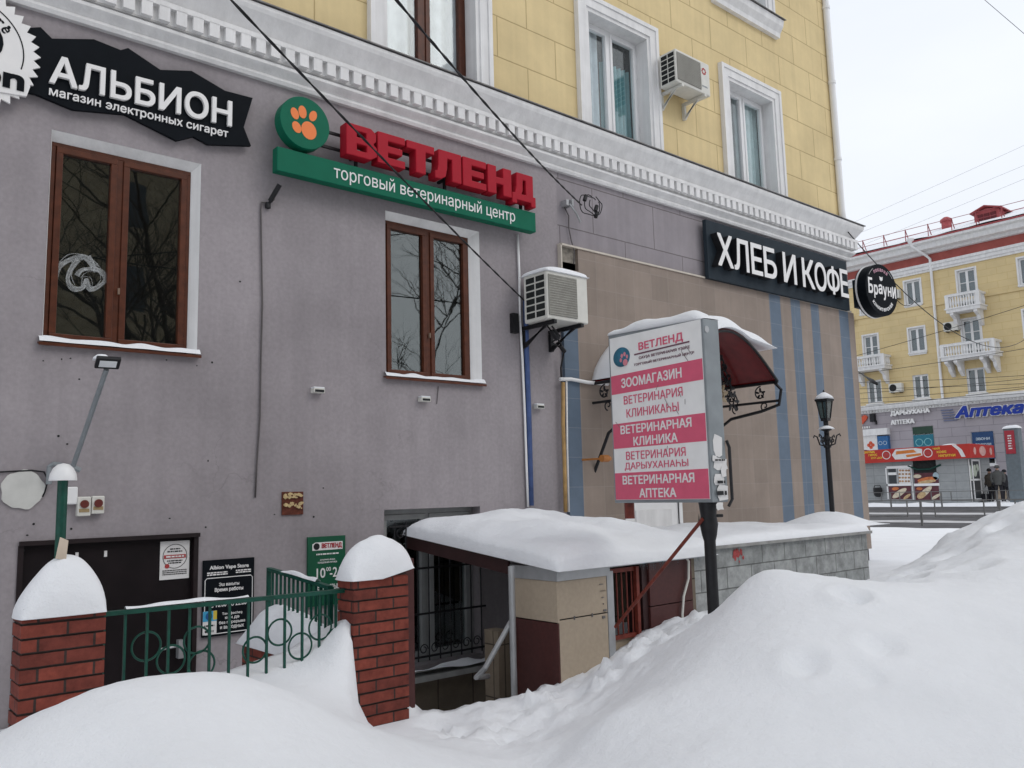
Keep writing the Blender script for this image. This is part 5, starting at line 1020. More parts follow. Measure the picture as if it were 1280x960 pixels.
mb = MB(); mb.prism([(XF,2,6.25),(XF-.10,2,6.25),(XF-.12,2,6.40),(XF-.22,2,6.44),(XF-.30,2,6.62),(XF-.30,2,6.72),(XF,2,6.80)], (0,38,0)); c = part(fb, 'lower_cornice', mb, white)
mb = MB(); y = 15.0
while y < 30: mb.box(XF-.19, XF-.1, y, y+.1, 6.30, 6.40); y += .2
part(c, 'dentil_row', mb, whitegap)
mb = MB(); mb.prism([(XF-1.02,1.7,16.66),(XF-1.02,1.7,16.74),(XF+5.5,1.7,19.05),(XF+11,1.7,16.7)], (0,38.6,0)); rf = part(fb, 'roof', mb, mat('red_roof_sheet', (.32, .06, .065), .5, var=.15))
mb = MB(); mb.grid(list(np.linspace(XF-.80, XF+5.0, 14)), list(np.linspace(2, 40, 100)), lambda x, y: 16.70+(x-XF+1.02)*.3543+.16*(1+.5*nz(x, y, .8))*min(1, max(0, (XF+4.75-x)*2+.4*nz(0, y, .7)))-.05); part(rf, 'roof_snow', mb, snow, smooth=True)
mb = MB(); mb.box(XF+1.6, XF+3.4, 20.3, 22.0, 17.2, 18.45) if False else None
mb = MB(); d0, d1 = 18.6, 20.05; zb = 17.45; mb.prism([(XF+1.4,d0,zb-.3),(XF+1.4,d1,zb-.3),(XF+1.4,d1,zb+.75),(XF+1.4,(d0+d1)/2,zb+.98),(XF+1.4,d0,zb+.75)], (2.6,0,0)); dm = part(rf, 'dormer', mb, mat('red_dormer', (.36, .075, .08), .6))
for k in range(3): mb = MB(); mb.box(XF+1.36, XF+1.41, d0+.18+.38*k, d0+.50+.38*k, zb-.02, zb+.62); part(dm, 'shutter', mb, mat('dormer_louvre', (.12, .02, .025), .7))
mb = MB(); mb.prism([(XF+1.1,d0-.25,zb+.70),(XF+1.1,(d0+d1)/2,zb+1.02),(XF+1.1,d1+.15,zb+.72),(XF+1.1,d1+.15,zb+.78),(XF+1.1,(d0+d1)/2,zb+1.1),(XF+1.1,d0-.25,zb+.78)], (2.9,0,0)); part(dm, 'dormer_roof', mb, MATS['red_roof_sheet'])
mb = MB(); mb.lathe((XF+3.0, 22.35, 18.0), [(.32,0),(.32,.62),(.40,.64),(.38,.78),(.15,.95)], 8); part(rf, 'roof_vent', mb, MATS['red_dormer'])
grd = MATS.get('x') or mat('red_guard', (.30, .06, .07), .6)
for y in np.arange(15.0, 28.6, 1.42):
    mb = MB(); b = 16.75; mb.tube([(XF-.55,y,b),(XF-.50,y,b+1.0),(XF+.05,y,b+.2)], .03, 5); part(rf, 'guard_stand', mb, grd)
for dz in (.55, .98): mb = MB(); mb.tube([(XF-.50, 3, 16.75+dz), (XF-.50, 39, 16.75+dz)], .018, 5); part(rf, 'guard_rail', mb, grd)
# windows, balcony doors, balconies
def balcony(y0, y1, zt, zb, out, big):
    mb = MB(); mb.box(XF-out, XF, y0, y1, zb, zb+.20); mb.box(XF-out-.06, XF, y0-.06, y1+.06, zb+.20, zb+.28); b = part(fb, 'balcony', mb, white)
    mb = MB(); mb.box(XF-out-.03, XF-out+.15, y0-.02, y1+.02, zt-.12, zt); mb.box(XF-out+.15, XF, y0-.02, y0+.12, zt-.12, zt); mb.box(XF-out+.15, XF, y1-.12, y1+.02, zt-.12, zt)
    for y in (y0+.1, y1-.1): mb.box(XF-out-.02, XF-.02-out+.22, y-.11, y+.11, zb+.28, zt-.12)
    part(b, 'parapet', mb, white)
    n = int((y1-y0-.4)/.155)
    pr = [(.045,0),(.035,.06),(.065,.2),(.06,.28),(.035,.5),(.05,.58)]; s = (zt-.12-zb-.28)/.58
    for i in range(n): mb = MB(); y = y0+.28+(y1-y0-.56)*i/(n-1); mb.lathe((XF-out+.07, y, zb+.28), [(r*1.15, z*s) for r, z in pr], 8); part(b, 'baluster', mb, white)
    for i in range(3): mb = MB(); mb.lathe((XF-out+.32+.25*i, y0+.06, zb+.28), [(r*1.15, z*s) for r, z in pr], 8); part(b, 'baluster', mb, white)
    for y in ((y0+.25, y0+.8, y1-.8, y1-.25) if big else (y0+.3, y1-.3)):
        mb = MB(); mb.prism([(XF-out+.05,y-.09,zb),(XF-out+.05,y-.09,zb-.16),(XF-out*.55,y-.09,zb-.34),(XF-out*.45,y-.09,zb-.62),(XF-.08,y-.09,zb-.92),(XF,y-.09,zb-.92),(XF,y-.09,zb)], (0,.2,0)); part(b, 'console', mb, white)
    mb = MB(); mb.grid([XF-out-.03, XF-out+.05, XF-out+.13], list(np.linspace(y0, y1, 20)), lambda x, y: zt+.004+.05*(1-abs(x-XF+out-.05)/.09)*(1+nz(0, y, 2))); part(b, 'balcony_snow', mb, snow, smooth=True)
FD = mat('far_dark_pane', (.045, .05, .055), .4)
for a, b, z0, z1, balc in holes:
    dk = z1 < 9
    w, panes, f0, f1 = casement(FR, a, b, z0, z1, .12, pvc, fr=.05, sash=.05, gm=glass_far, transom=.66 if balc else None, bld=fb, name='balcony_door' if balc else 'window')
    mb = MB(); mb.box(XF+.45, XF+.48, a, b, z0, z1)
    part(w, 'interior' if dk else 'curtain', mb, FD if dk else (curtain if (int(a*7)) % 3 else mat('far_blind', (.48, .60, .66), .8)))
    reveal(w, FR, a, b, z0, z1, .12)
    if not balc:
        mb = MB(); mb.box(XF-.12, XF, a-.1, b+.1, z0-.10, z0-.02); mb.box(XF-.06, XF, a-.06, b+.06, z0-.2, z0-.1); part(w, 'sill', mb, white)
    if 9 < z0 < 13 or balc or z1 > 14:
        mb = MB()
        for s0, s1, y0_, y1_ in ((z0, z1, a-.10, a-.002), (z0, z1, b+.002, b+.10), (z1+.002, z1+.10, a-.10, b+.10)): mb.box(XF-.03, XF, y0_, y1_, s0, s1)
        part(w, 'surround', mb, white)
balcony(19.33, 21.28, 12.90, 11.82, 1.0, False); balcony(18.72, 21.78, 9.88, 8.92, 1.1, True); balcony(25.35, 27.6, 9.92, 9.0, 1.0, False); balcony(12.3, 15.1, 9.88, 8.92, 1.1, True)
mb = MB(); mb.box(XF-.015, XF, 18.2, 22.0, 6.9, 14.8); part(fb, 'pale_bay', mb, mat('pale_bay_render', (.72, .60, .40), .85, var=.06)) if False else None
mb = MB(); mb.tube([(XF-.95, 23.05, 16.75), (XF-.95, 23.0, 16.45), (XF-.35, 22.45, 15.85), (XF-.12, 22.3, 15.6), (XF-.12, 22.3, 6.75)], .085, 10); mb.lathe((XF-.95, 23.05, 16.6), [(.1,0),(.22,.25),(.22,.35)], 12); part(fb, 'downpipe', mb, pvc, smooth='angle')
mb = MB(); mb.box(XF+.8, XF+.85, 2, 40, .5, 16); part(fb, 'interior', mb, FD)
# pharmacy windows and signs
for a, b, z0, z1, *_ in PH[:2]+PH[3:]:
    w, *_r = casement(FR, a, b, z0, z1, .08, pvc, fr=.06, sash=.03, gm=glass_far, bld=fb, name='shop_window'); reveal(w, FR, a, b, z0, z1, .08)
    mb = MB(); mb.box(XF-.2, XF, a-.1, b+.1, z0-.1, z0-.0); part(w, 'sill', mb, white)
t = thing('window_poster', 'teal poster with pale glasses filling the pharmacy window above the kiosk', 'poster', (XF, 23.7, 3.2))
mb = MB(); mb.box(XF-.03, XF-.01, 23.1, 24.34, 3.22, 4.62); part(t, 'sheet', mb, mat('teal_poster', (.02, .17, .24), .5)); mb = MB(); mb.box(XF-.03, XF-.01, 23.1, 24.34, 4.68, 5.13); part(t, 'upper_panel', mb, mat('dark_green_glass', (.02, .055, .035), .4))
mb = MB()
for s in (-1, 1): ring(mb, (XF-.031, 23.72+s*.27, 4.15), RX, .20, .035, .01, 28)
mb.box(XF-.04, XF-.031, 23.66, 23.78, 4.14, 4.18); part(t, 'glasses_mark', mb, mat('pale_teal', (.25, .55, .58), .5))
t = thing('window_poster', 'large dark blue poster in the shop window right of the kiosk roof', 'poster', (XF, 20.2, 2.9))
mb = MB(); mb.box(XF-.03, XF-.01, 19.66, 20.85, 2.95, 4.56); part(t, 'sheet', mb, mat('navy_poster', (.02, .06, .16), .5)); mb = MB(); text(mb, 'ЗВОНИ', (XF-.031, 20.25, 4.15), RX, .78, .16, .006, .02); text(mb, 'ПРИХОДИ', (XF-.031, 20.25, 3.80), RX, .88, .16, .006, .02); lines(mb, (XF-.031, 19.95, 3.3), RX, [(.15,.4,.14),(-.1,.4,.1)]); part(t, 'lettering', mb, mat('pale_print', (.55, .62, .68), .5))
def farword(lab, word, yc, z, w, h, m, d=.12, shear=0, asp='sign', outline=None, nm='pharmacy_sign', bold=.055):
    t = thing(nm, lab, 'shop sign', (XF, yc, z))
    if outline:
        mb = MB(); text(mb, word, (XF-.05, yc, z), RX, w*1.025, h*1.10, d*.8, bold+.03, shear); part(t, 'outline', mb, outline)
    mb = MB(); text(mb, word, (XF-.04-(d if outline else .06), yc, z), RX, w, h, d if not outline else .03, bold, shear); part(t, 'lettering', mb, m); mb = MB(); mb.box(XF-.05, XF-.02, yc-w*.45, yc+w*.45, z-.03, z+.03); part(t, 'mounting_rail', mb, greym); return t
farword('white word ДАРЫУХАНА in raised letters on the grey pharmacy wall', 'ДАРЫУХАНА', 24.35, 6.08, 2.48, .32, letterw); farword('white word АПТЕКА in raised letters below a longer white word', 'АПТЕКА', 24.87, 5.53, 1.50, .30, letterw)
farword('big slanted blue pharmacy sign in white edged letters', 'Аптека', 19.72, 5.82, 3.85, .72, mat('blue_letter', (.008, .035, .30), .4), .16, .28, outline=letterw, bold=.04)
t = thing('striped_emblem', 'faded striped emblem left of the big blue pharmacy letters', 'emblem', (XF, 22.1, 5.4)); mb = MB()
for k in range(5): mb.box(XF-.07, XF-.0, 22.05-.45+.05*k, 22.05+.33+.03*k, 5.36+.16*k, 5.43+.16*k)
part(t, 'stripe', mb, mat('faded_blue', (.16, .18, .28), .6))
t = thing('heart_sign', 'orange red heart sign with small lettering at the left end of the pharmacy wall', 'shop sign', (XF, 27.55, 5.2))
mb = MB(); pts = [(16*math.sin(a)**3/34, (13*math.cos(a)-5*math.cos(2*a)-2*math.cos(3*a)-math.cos(4*a))/36) for a in np.linspace(0, 2*math.pi, 33)[:-1]]
mb.prism([(XF-.02, 27.55-x*.75, 5.92+z*.75) for x, z in pts], (-.1, 0, 0)); part(t, 'heart', mb, mat('orange_red', (.60, .09, .04), .4)); mb = MB(); lines(mb, (XF-.02, 27.45, 5.35), RX, [(0, .7, .14)], .05); part(t, 'print', mb, letterw)
t = thing('wall_speaker', 'black box lamp on the grey wall right of the heart sign', 'wall lamp', (XF, 26.8, 5.6)); mb = MB(); mb.box(XF-.3, XF, 26.65, 26.95, 5.68, 6.2); part(t, 'body', mb, black, bevel=.02); mb = MB(); mb.box(XF-.12, XF, 26.6, 26.68, 5.5, 5.75); part(t, 'arm', mb, black)
t = thing('fascia_sign', 'white shop fascia with red clover and blue panel left of the kiosk', 'shop front', (XF-.3, 26.7, .5))
mb = MB(); mb.box(XF-.4, XF, 25.8, 27.75, 4.78, 5.2); part(t, 'fascia', mb, white); mb = MB(); mb.box(XF-.3, XF, 26.56, 27.75, .5, 4.78); part(t, 'white_panel', mb, paper); mb = MB(); mb.box(XF-.3, XF, 25.85, 26.54, .5, 4.7); part(t, 'blue_panel', mb, mat('blue_panel', (.03, .13, .32), .5))
mb = MB()
for k in range(4): a = R(45+90*k)+R(45); ellipse(mb, (XF-.30, 27.0-.14*math.cos(a), 4.16+.14*math.sin(a)), RX, .115, .115, .01, 16)
part(t, 'clover_mark', mb, MATS['orange_red']); mb = MB()
for s in (-1, 1): ring(mb, (XF-.30, 26.2+s*.15, 4.25), RX, .10, .025, .01, 20)
part(t, 'glasses_mark', mb, MATS['pale_print'])
for y, z, lab in ((24.72, 13.75, 'small air conditioner by the top floor window beside the round black sign'), (21.35, 11.1, 'small air conditioner left of the lower balcony door'), (25.05, 7.72, 'small air conditioner between two second floor windows'), (28.0, 12.6, 'small air conditioner half hidden by the corner of the near building')):
    t = thing('air_conditioner', lab, 'air conditioner', (XF-.3, y, z), 'air conditioners across the street'); mb = MB(); mb.box(XF-.42, XF-.08, y-.42, y+.42, z-.28, z+.28); part(t, 'casing', mb, acw, bevel=.02)
    mb = MB(); ellipse(mb, (XF-.42, y+.14, z), RX, .23, .23, .012, 20); part(t, 'fan', mb, dark); mb = MB(); mb.box(XF-.42, XF, y-.3, y-.25, z-.33, z-.285); mb.box(XF-.42, XF, y+.25, y+.3, z-.33, z-.285); part(t, 'bracket', mb, black)
# ------------------------------------------------------------------ kiosk
KX = 46.8; y0, y1 = 18.42, 24.35; zb, zt_ = .5, 2.88; KD = 2.9
t = thing('kiosk', 'grey snack kiosk with red fascia board and food pictures on its front', 'kiosk', (KX+1.4, 21.4, zb))
kg = brickmat('kiosk_panel', (.33, .345, .35), (.31, .325, .33), (.22, .23, .235), 1.1, .42, .012, off=0, rough=.5, bump=.3, dirt=.12, ox=.1)
mb = MB(); mb.box(KX, KX+KD, y0, y1, zb, zt_); part(t, 'wall', mb, kg)
mb = MB(); mb.box(KX-.02, KX+KD+.02, y0-.02, y1+.02, zb-.2, zb+.08); part(t, 'base', mb, greym)
kred = mat('kiosk_red', (.46, .03, .022), .4, var=.08, scale=2); mb = MB(); mb.prism([(KX-.32,y0-.30,2.85),(KX-.32,y1+.3,2.80),(KX-.32,y1+.3,3.52),(KX-.32,y0-.30,3.60)], (.06,0,0)); mb.prism([(KX-.26,y0-.30,2.85),(KX+KD,y0-.30,2.9),(KX+KD,y0-.30,3.55),(KX-.26,y0-.30,3.60)], (0,.06,0)); fs_ = part(t, 'fascia', mb, kred)
mb = MB(); mb.box(KX-.26, KX+KD, y0-.24, y1+.3, 2.88, 2.95); mb.box(KX-.26, KX+KD, y0-.24, y1+.3, 3.3, 3.40); part(t, 'roof', mb, greym)
fx = KX-.321; yel = mat('yellow_print', (.75, .50, .05), .5)
mb = MB(); text(mb, 'ШАУРМА', (fx, 23.53, 3.43), RX, .72, .13, .006, .03); part(fs_, 'lettering', mb, yel); mb = text(MB(), 'ГИРОС', (fx, 23.30, 3.26), RX, .5, .13, .006, .03); part(fs_, 'lettering', mb, yel); mb = text(MB(), 'ХОТ-ДОГ', (fx, 23.08, 3.08), RX, .7, .12, .006, .03); part(fs_, 'lettering', mb, yel)
mb = MB(); text(mb, 'ЧАЙ', (fx, 19.80, 3.44), RX, .36, .14, .006, .03); part(fs_, 'lettering', mb, yel); mb = text(MB(), 'КОФЕ', (fx, 19.54, 3.24), RX, .5, .14, .006, .03); part(fs_, 'lettering', mb, yel); mb = text(MB(), 'НАПИТКИ', (fx, 19.28, 3.04), RX, .86, .13, .006, .03); part(fs_, 'lettering', mb, yel)
mb = MB(); mb.prism([(fx,24.6,3.45),(fx,24.6,3.0),(fx,24.2,2.87),(fx,23.95,2.87),(fx,24.35,3.05)], (-.006,0,0)); part(fs_, 'pale_swoosh', mb, paper); mb = MB(); mb.prism([(fx,19.0,3.57),(fx,18.78,3.57),(fx,18.5,3.3),(fx,18.35,2.92),(fx,18.55,2.92),(fx,18.70,3.28)], (-.006,0,0)); part(fs_, 'pale_swoosh', mb, paper); mb = MB()
mb.prism([(fx,22.05,2.95),(fx,22.22,3.2),(fx,22.0,3.5),(fx,20.9,3.52),(fx,20.55,3.45),(fx,20.55,3.1),(fx,21.2,2.95)], (-.006,0,0)); part(fs_, 'pale_swoosh', mb, paper)
for yy in (22.53, 20.25): part(fs_, 'pale_ring', ring(MB(), (fx, yy, 3.22), RX, .20, .04, .008, 24), paper)
mb = MB(); mb.prism([(fx-.007,22.0,3.22),(fx-.007,21.95,3.40),(fx-.007,21.0,3.44),(fx-.007,20.85,3.28)], (-.004,0,0)); mb.prism([(fx-.007,21.4,3.04),(fx-.007,21.45,3.17),(fx-.007,20.62,3.23),(fx-.007,20.6,3.11)], (-.004,0,0)); part(fs_, 'logo_band', mb, mat('kiosk_orange', (.62, .20, .04), .5))
mb = MB()
for yy in (22.53, 20.25): ellipse(mb, (fx-.002, yy, 3.22), RX, .15, .12, .008, 18)
part(fs_, 'round_mark', mb, mat('dark_red_print', (.40, .05, .05), .5))
mb = MB(); ux2 = Vector((1, 0, 0)); fy = y0-.301
ellipse(mb, (KX+.3, fy, 3.23), ux2, .16, .2, .006, 18); ellipse(mb, (KX+1.3, fy, 3.23), ux2, .42, .26, .006, 24); ellipse(mb, (KX+2.4, fy, 3.23), ux2, .16, .2, .006, 18); part(fs_, 'side_mark', mb, mat('pale_pink_print', (.62, .36, .33), .5))
mb = MB(); mb.grid(list(np.linspace(KX-.2, KX+KD, 12)), list(np.linspace(y0-.2, y1+.2, 40)), lambda x, y: 3.42+.10*(1+nz(x, y, .9))+(.22*max(0, 1-((y-19.3)/.6)**2)*max(0, 1-((x-KX-.3)/.6)**2))); solo('snow_heap', mb, snow, 'layer of snow on the kiosk roof behind its red fascia', 'snow', 'caps of snow', smooth=True)
kx = KX-.001
def kp(x, y): q = at(1060+x/5.818, 540+y/5.818, X=KX); return q.y, q.z
def kbox(mb, a, b, d0, d1): (p, q), (r, s) = kp(*a), kp(*b); return mb.box(KX-d1, KX-d0, min(p, r), max(p, r), min(q, s), max(q, s))
mb = MB(); kbox(mb, (282,250), (465,262), 0, .06); kbox(mb, (282,262), (292,488), 0, .06); kbox(mb, (282,378), (465,390), 0, .06); kbox(mb, (458,262), (482,492), 0, .06); kbox(mb, (482,376), (668,390), 0, .06); kbox(mb, (355,262), (364,380), 0, .05); kbox(mb, (292,295), (355,312), 0, .05); wf = part(t, 'window_frame', mb, pvc)
mb = MB(); kbox(mb, (292,262), (355,378), 0, .012); part(wf, 'pane', mb, FD); mb = MB(); kbox(mb, (364,262), (458,378), 0, .012); pl_ = part(wf, 'menu_sheet', mb, paper)
mb = MB(); rnd = random.Random(1)
for i in range(4):
    for j in range(4):
        (p, q) = kp(378+22*i, 280+26*j); ellipse(mb, (KX-.0125, p+rnd.uniform(-.02, .02), q), RX, .07, .055, .004, 10)
part(pl_, 'food_picture', mb, mat('food_brown', (.35, .20, .10), .6, var=.4, scale=3))
mb = MB(); kbox(mb, (470,205), (652,376), 0, .012); part(t, 'serving_window', mb, dark)
food = [mat('sausage_orange', (.55, .17, .06), .6, var=.3, scale=6), mat('bread_tan', (.52, .37, .20), .6, var=.3, scale=7), mat('wrap_cream', (.62, .55, .42), .6, var=.25, scale=8), mat('plum_back', (.10, .03, .04), .6, var=.3, scale=3)]
mb = MB(); kbox(mb, (296,392), (465,488), 0, .012); f1 = part(t, 'food_poster', mb, food[3]); mb = MB(); kbox(mb, (484,392), (668,492), 0, .012); f2 = part(t, 'food_poster', mb, food[3])
def blob(par, x, y, w, h, tl, m, k=.013): (p, q) = kp(x, y); mb = MB(); ellipse(mb, (KX-k, p, q), RX, w, h, .004, 18, tilt=tl); part(par, 'food_picture', mb, m)
blob(f1, 375, 445, .48, .15, .55, food[2]); blob(f1, 345, 412, .20, .09, .1, food[0]); blob(f1, 430, 470, .25, .08, .6, food[1], .0165)
blob(f2, 560, 440, .50, .15, .7, food[2]); blob(f2, 535, 460, .26, .16, .5, food[1], .0165); blob(f2, 640, 470, .3, .08, .5, food[2]); blob(f2, 520, 412, .16, .08, 0, food[0])
mb = MB(); kbox(mb, (482,300), (662,376), .012, .02); f3 = part(t, 'food_poster', mb, food[3]); blob(f3, 580, 345, .55, .13, .12, food[0], .021); blob(f3, 575, 362, .5, .09, .12, food[1], .0245); blob(f3, 505, 322, .22, .10, 0, food[2], .021); blob(f3, 640, 320, .16, .2, 0, mat('ice_blue', (.35, .45, .5), .5), .021)
mb = MB(); (p, q) = kp(560, 255); mb.tube([(KX-.03, p+.9, q+.1), (KX-.05, p+.4, q-.12), (KX-.05, p-.3, q-.12), (KX-.03, p-.85, q+.1)], .05, 6); part(t, 'awning_roll', mb, mat('dark_green_cloth', (.01, .05, .04), .8))
mb = MB(); mb.box(KX+.1, KX+1.6, y0-.02, y0, .62, 2.78); dg_ = part(t, 'glass_front', mb, FD); mb = MB()
for a, b, c, d in ((.42,.52,.62,2.8),(1.38,1.48,.62,2.8),(.5,1.4,2.7,2.8),(.5,1.4,.62,.75),(.5,1.4,1.68,1.78),(.05,.12,.62,2.8),(.1,.45,1.68,1.75)): mb.box(KX+a, KX+b, y0-.05, y0-.02, c, d)
part(dg_, 'door_frame', mb, pvc); mb = MB(); ellipse(mb, (KX+.8, y0-.021, 2.2), ux2, .28, .32, .004, 14); ellipse(mb, (KX+1.15, y0-.021, 2.35), ux2, .2, .2, .004, 12); ellipse(mb, (KX+.25, y0-.021, 2.1), ux2, .14, .4, .004, 12); part(dg_, 'sticker', mb, mat('pale_green_print', (.45, .5, .42), .6))
(p, q) = kp(232, 430); tb = thing('litter_bin', 'small black litter bin hanging on the left end of the kiosk front', 'litter bin', (KX-.3, p, q-.4)); mb = MB(); mb.lathe((KX-.25, p, q-.32), [(.10,0),(.21,.10),(.24,.38),(.24,.5),(.17,.52)], 14); part(tb, 'bucket', mb, black, smooth='angle'); mb = MB(); mb.tube([(KX-.25, p+.22, q+.15), (KX-.25, p+.15, q+.32), (KX-.25, p-.15, q+.32), (KX-.25, p-.22, q+.15)], .02, 6); part(tb, 'hoop', mb, black)
# ------------------------------------------------------------------ people by the kiosk
def person(lab, x, y, z, h, face, coat, hat, lean=0, back=False):
    """one skinned body, then coat and hat"""
    t = thing('person', lab, 'person', (x, y, z), 'people waiting by the kiosk')
    me = bpy.data.meshes.new('body'); k = h/1.75
    V = [(0,0,.95,.15),(0,0,1.15,.15),(0,0,1.38,.17),(0,0,1.50,.07),(0,0,1.56,.075),(0,.015,1.65,.105),
         (-.10,0,.86,.105),(-.11,.02,.48,.075),(-.11,0,.10,.06),(-.11,.15,.04,.045),(.10,0,.86,.105),(.12,-.03,.48,.075),(.13,-.06,.10,.06),(.13,.09,.04,.045),
         (-.19,0,1.38,.075),(-.26,-.02,1.12,.058),(-.22,.12,.92,.05),(-.20,.17,.86,.045),(.19,0,1.38,.075),(.26,-.02,1.12,.058),(.22,.12,.92,.05),(.20,.17,.86,.045)]
    E = [(0,1),(1,2),(2,3),(3,4),(4,5),(0,6),(6,7),(7,8),(8,9),(0,10),(10,11),(11,12),(12,13),(2,14),(14,15),(15,16),(16,17),(2,18),(18,19),(19,20),(20,21)]
    c, s = math.cos(face), math.sin(face); tr = lambda a, b, zz: ((a*c-b*s)*k, (a*s+b*c)*k, zz*k)
    me.from_pydata([tr(a, b+lean*max(0, zz-.9), zz) for a, b, zz, r in V], E, []); ob = bpy.data.objects.new('body', me); COL.objects.link(ob)
    m = ob.modifiers.new('skin', 'SKIN'); m.use_smooth_shade = True; sv = me.skin_vertices[0].data
    for i, v in enumerate(V): sv[i].radius = (v[3]*k, v[3]*k); sv[i].use_root = (i == 0)
    ob.modifiers.new('sub', 'SUBSURF').levels = 1; ob.modifiers['sub'].render_levels = 1
    nm = bpy.data.meshes.new_from_object(ob.evaluated_get(bpy.context.evaluated_depsgraph_get())); bpy.data.objects.remove(ob)
    body = bpy.data.objects.new('body', nm); COL.objects.link(body); body.parent = t
    nm.materials.clear(); nm.materials.append(mat('dark_trousers', (.022, .022, .028), .8)); nm.materials.append(mat('skin', (.45, .27, .20), .6))
    for p_ in nm.polygons: p_.material_index = 1 if p_.center.z > 1.52*k else 0; p_.use_smooth = True
    o = Vector((x, y, z)); mb = MB(); n = 14; prof = [(.82,.235,.17),(.98,.215,.165),(1.15,.21,.16),(1.30,.235,.165),(1.42,.215,.14),(1.50,.10,.10),(1.54,.095,.095)]
    for zz, ra, rb in prof:
        for i in range(n): a = 2*math.pi*i/n; mb.v.append(o+Vector(tr(ra*math.cos(a), rb*math.sin(a)+lean*max(0, zz-.9), zz)))
    mb.f += [(j*n+i, j*n+(i+1) % n, (j+1)*n+(i+1) % n, (j+1)*n+i) for j in range(len(prof)-1) for i in range(n)]
    for sx in (-1, 1):
        b0 = len(mb.v); mb.tube([o+Vector(tr(sx*.17, lean*.5, 1.42)), o+Vector(tr(sx*.25, lean*.4, 1.30)), o+Vector(tr(sx*.275, -.02, 1.11)), o+Vector(tr(sx*.235, .12, .93))], [.085*k, .085*k, .072*k, .06*k], 10)
    part(t, 'coat', mb, coat, smooth=True); hc = o+Vector(tr(0, .005+lean*.75, 1.66)); mb = MB(); mb.lathe(hc, [(.118*k,-.02),(.122*k,.02),(.11*k,.08),(.07*k,.125),(.01,.14)], 14); part(t, 'hat', mb, hat, smooth=True)
    mb = MB()
    for sx in (-1, 1):
        q = o+Vector(tr(sx*.205, .17, .86)); 
        for fz in range(4): mb.tube([q+Vector(tr(sx*(.012*fz-.02), .0, -.02)), q+Vector(tr(sx*(.014*fz-.024), .02, -.06)), q+Vector(tr(sx*(.012*fz-.02), .035, -.085-.006*(fz in (1, 2))))], .010*k, 5)
        mb.tube([q+Vector(tr(-sx*.03, .01, 0)), q+Vector(tr(-sx*.055, .03, -.03)), q+Vector(tr(-sx*.05, .045, -.055))], .011*k, 5)
    part(t, 'glove', mb, black, smooth=True)
    return t
gb = mat('brown_jacket', (.075, .062, .05), .85, var=.3, scale=9); bk = mat('black_coat', (.02, .02, .025), .8); gyj = mat('grey_jacket', (.09, .092, .09), .85)
P1 = at(1240.5, 625.5, X=48.2); P2 = at(1250, 625.5, X=48.0); P3 = at(1258.5, 626, X=48.4)
t1 = person('person in a brown hooded jacket, arm reaching to the kiosk door', P1.x, P1.y, .56, 1.70, R(70), gb, mat('dark_hat', (.02, .018, .018), .9), .05)
person('person in a grey hooded jacket standing in the middle of three', P2.x, P2.y, .56, 1.86, R(110), gyj, gyj)
person('person in a long black coat, rightmost of the three by the kiosk', P3.x, P3.y, .56, 1.62, R(150), bk, bk)
pb_ = at(1233, 625, X=48.2); mb = MB(); mb.box(pb_.x-.14, pb_.x+.14, pb_.y-.16, pb_.y+.16, .60, .98); mb.tube([(pb_.x, pb_.y-.1, .98), (pb_.x, pb_.y-.08, 1.12), (pb_.x, pb_.y+.08, 1.12), (pb_.x, pb_.y+.1, .98)], .015, 6); solo('bag', mb, bk, 'black bag standing on the snow beside the kiosk door', 'bag')
# ------------------------------------------------------------------ grey totem at the right edge
p = at(1273, 627, X=44.2); zt_ = at(1273, 535, X=44.2).z; y = p.y
t = thing('street_totem', 'grey upright street totem with red nameplate near the kiosk', 'totem', (44.2, y, .4))
mb = MB(); mb.box(44.0, 44.5, y-.34, y+.30, .3, zt_); part(t, 'column', mb, mat('totem_grey', (.16, .19, .21), .5), bevel=.02)
mb = MB(); mb.box(43.97, 44.0, y-.18, y+.24, zt_-1.2, zt_-.1); pp = part(t, 'nameplate', mb, mat('totem_red', (.42, .04, .06), .5)); mb = MB(); text(mb, 'САЛАУАТ', (43.969, y+.03, zt_-.65), Z3, .8, .16, .006, .02, uz=Vector((0, 1, 0))) if False else lines(mb, (43.969, y+.03, zt_-.65), RX, [(.3,.16,.06),(.18,.16,.06),(.06,.16,.06),(-.06,.16,.06),(-.18,.16,.06),(-.3,.16,.06)], .006); part(pp, 'print', mb, letterw)
snow_slab('snow_heap', 43.95, 44.55, y-.38, y+.34, lambda a, b: zt_, .16, 'cap of snow on the grey street totem', n=12, p=3)
# ------------------------------------------------------------------ street fences
def fence(lab, x, zg, ys, h, low):
    t = thing('street_fence', lab, 'fence', (x, ys[0], zg), 'railings along the road'); f = mat('fence_grey', (.20, .20, .20), .5, metal=.3)
    mb = MB(); mb.box(x-.018, x+.018, ys[0], ys[-1], zg+h-.03, zg+h); part(t, 'top_rail', mb, f)
    for a, b in zip(ys, ys[1:]):
        mb = MB(); mb.box(x-.03, x+.03, a-.03, a+.03, zg-.3, zg+h-.041); part(t, 'post', mb, f)
        mb = MB(); c, d = a+(b-a)*.18, b-(b-a)*.18; mb.box(x-.014, x+.014, c, d, zg+low-.024, zg+low); mb.box(x-.018, x+.018, c, c+.035, zg+low, zg+h-.041); mb.box(x-.018, x+.018, d-.035, d, zg+low, zg+h-.041); part(t, 'panel_frame', mb, f)
    mb = MB(); mb.box(x-.03, x+.03, ys[-1]-.03, ys[-1]+.03, zg-.3, zg+h+.002); part(t, 'post', mb, f)
p = at(1153, 657, X=28.7); fence('grey street railing on the near side of the road', 28.7, .22, [p.y-2.42*2+2.42*k for k in range(8)], .86, .32)
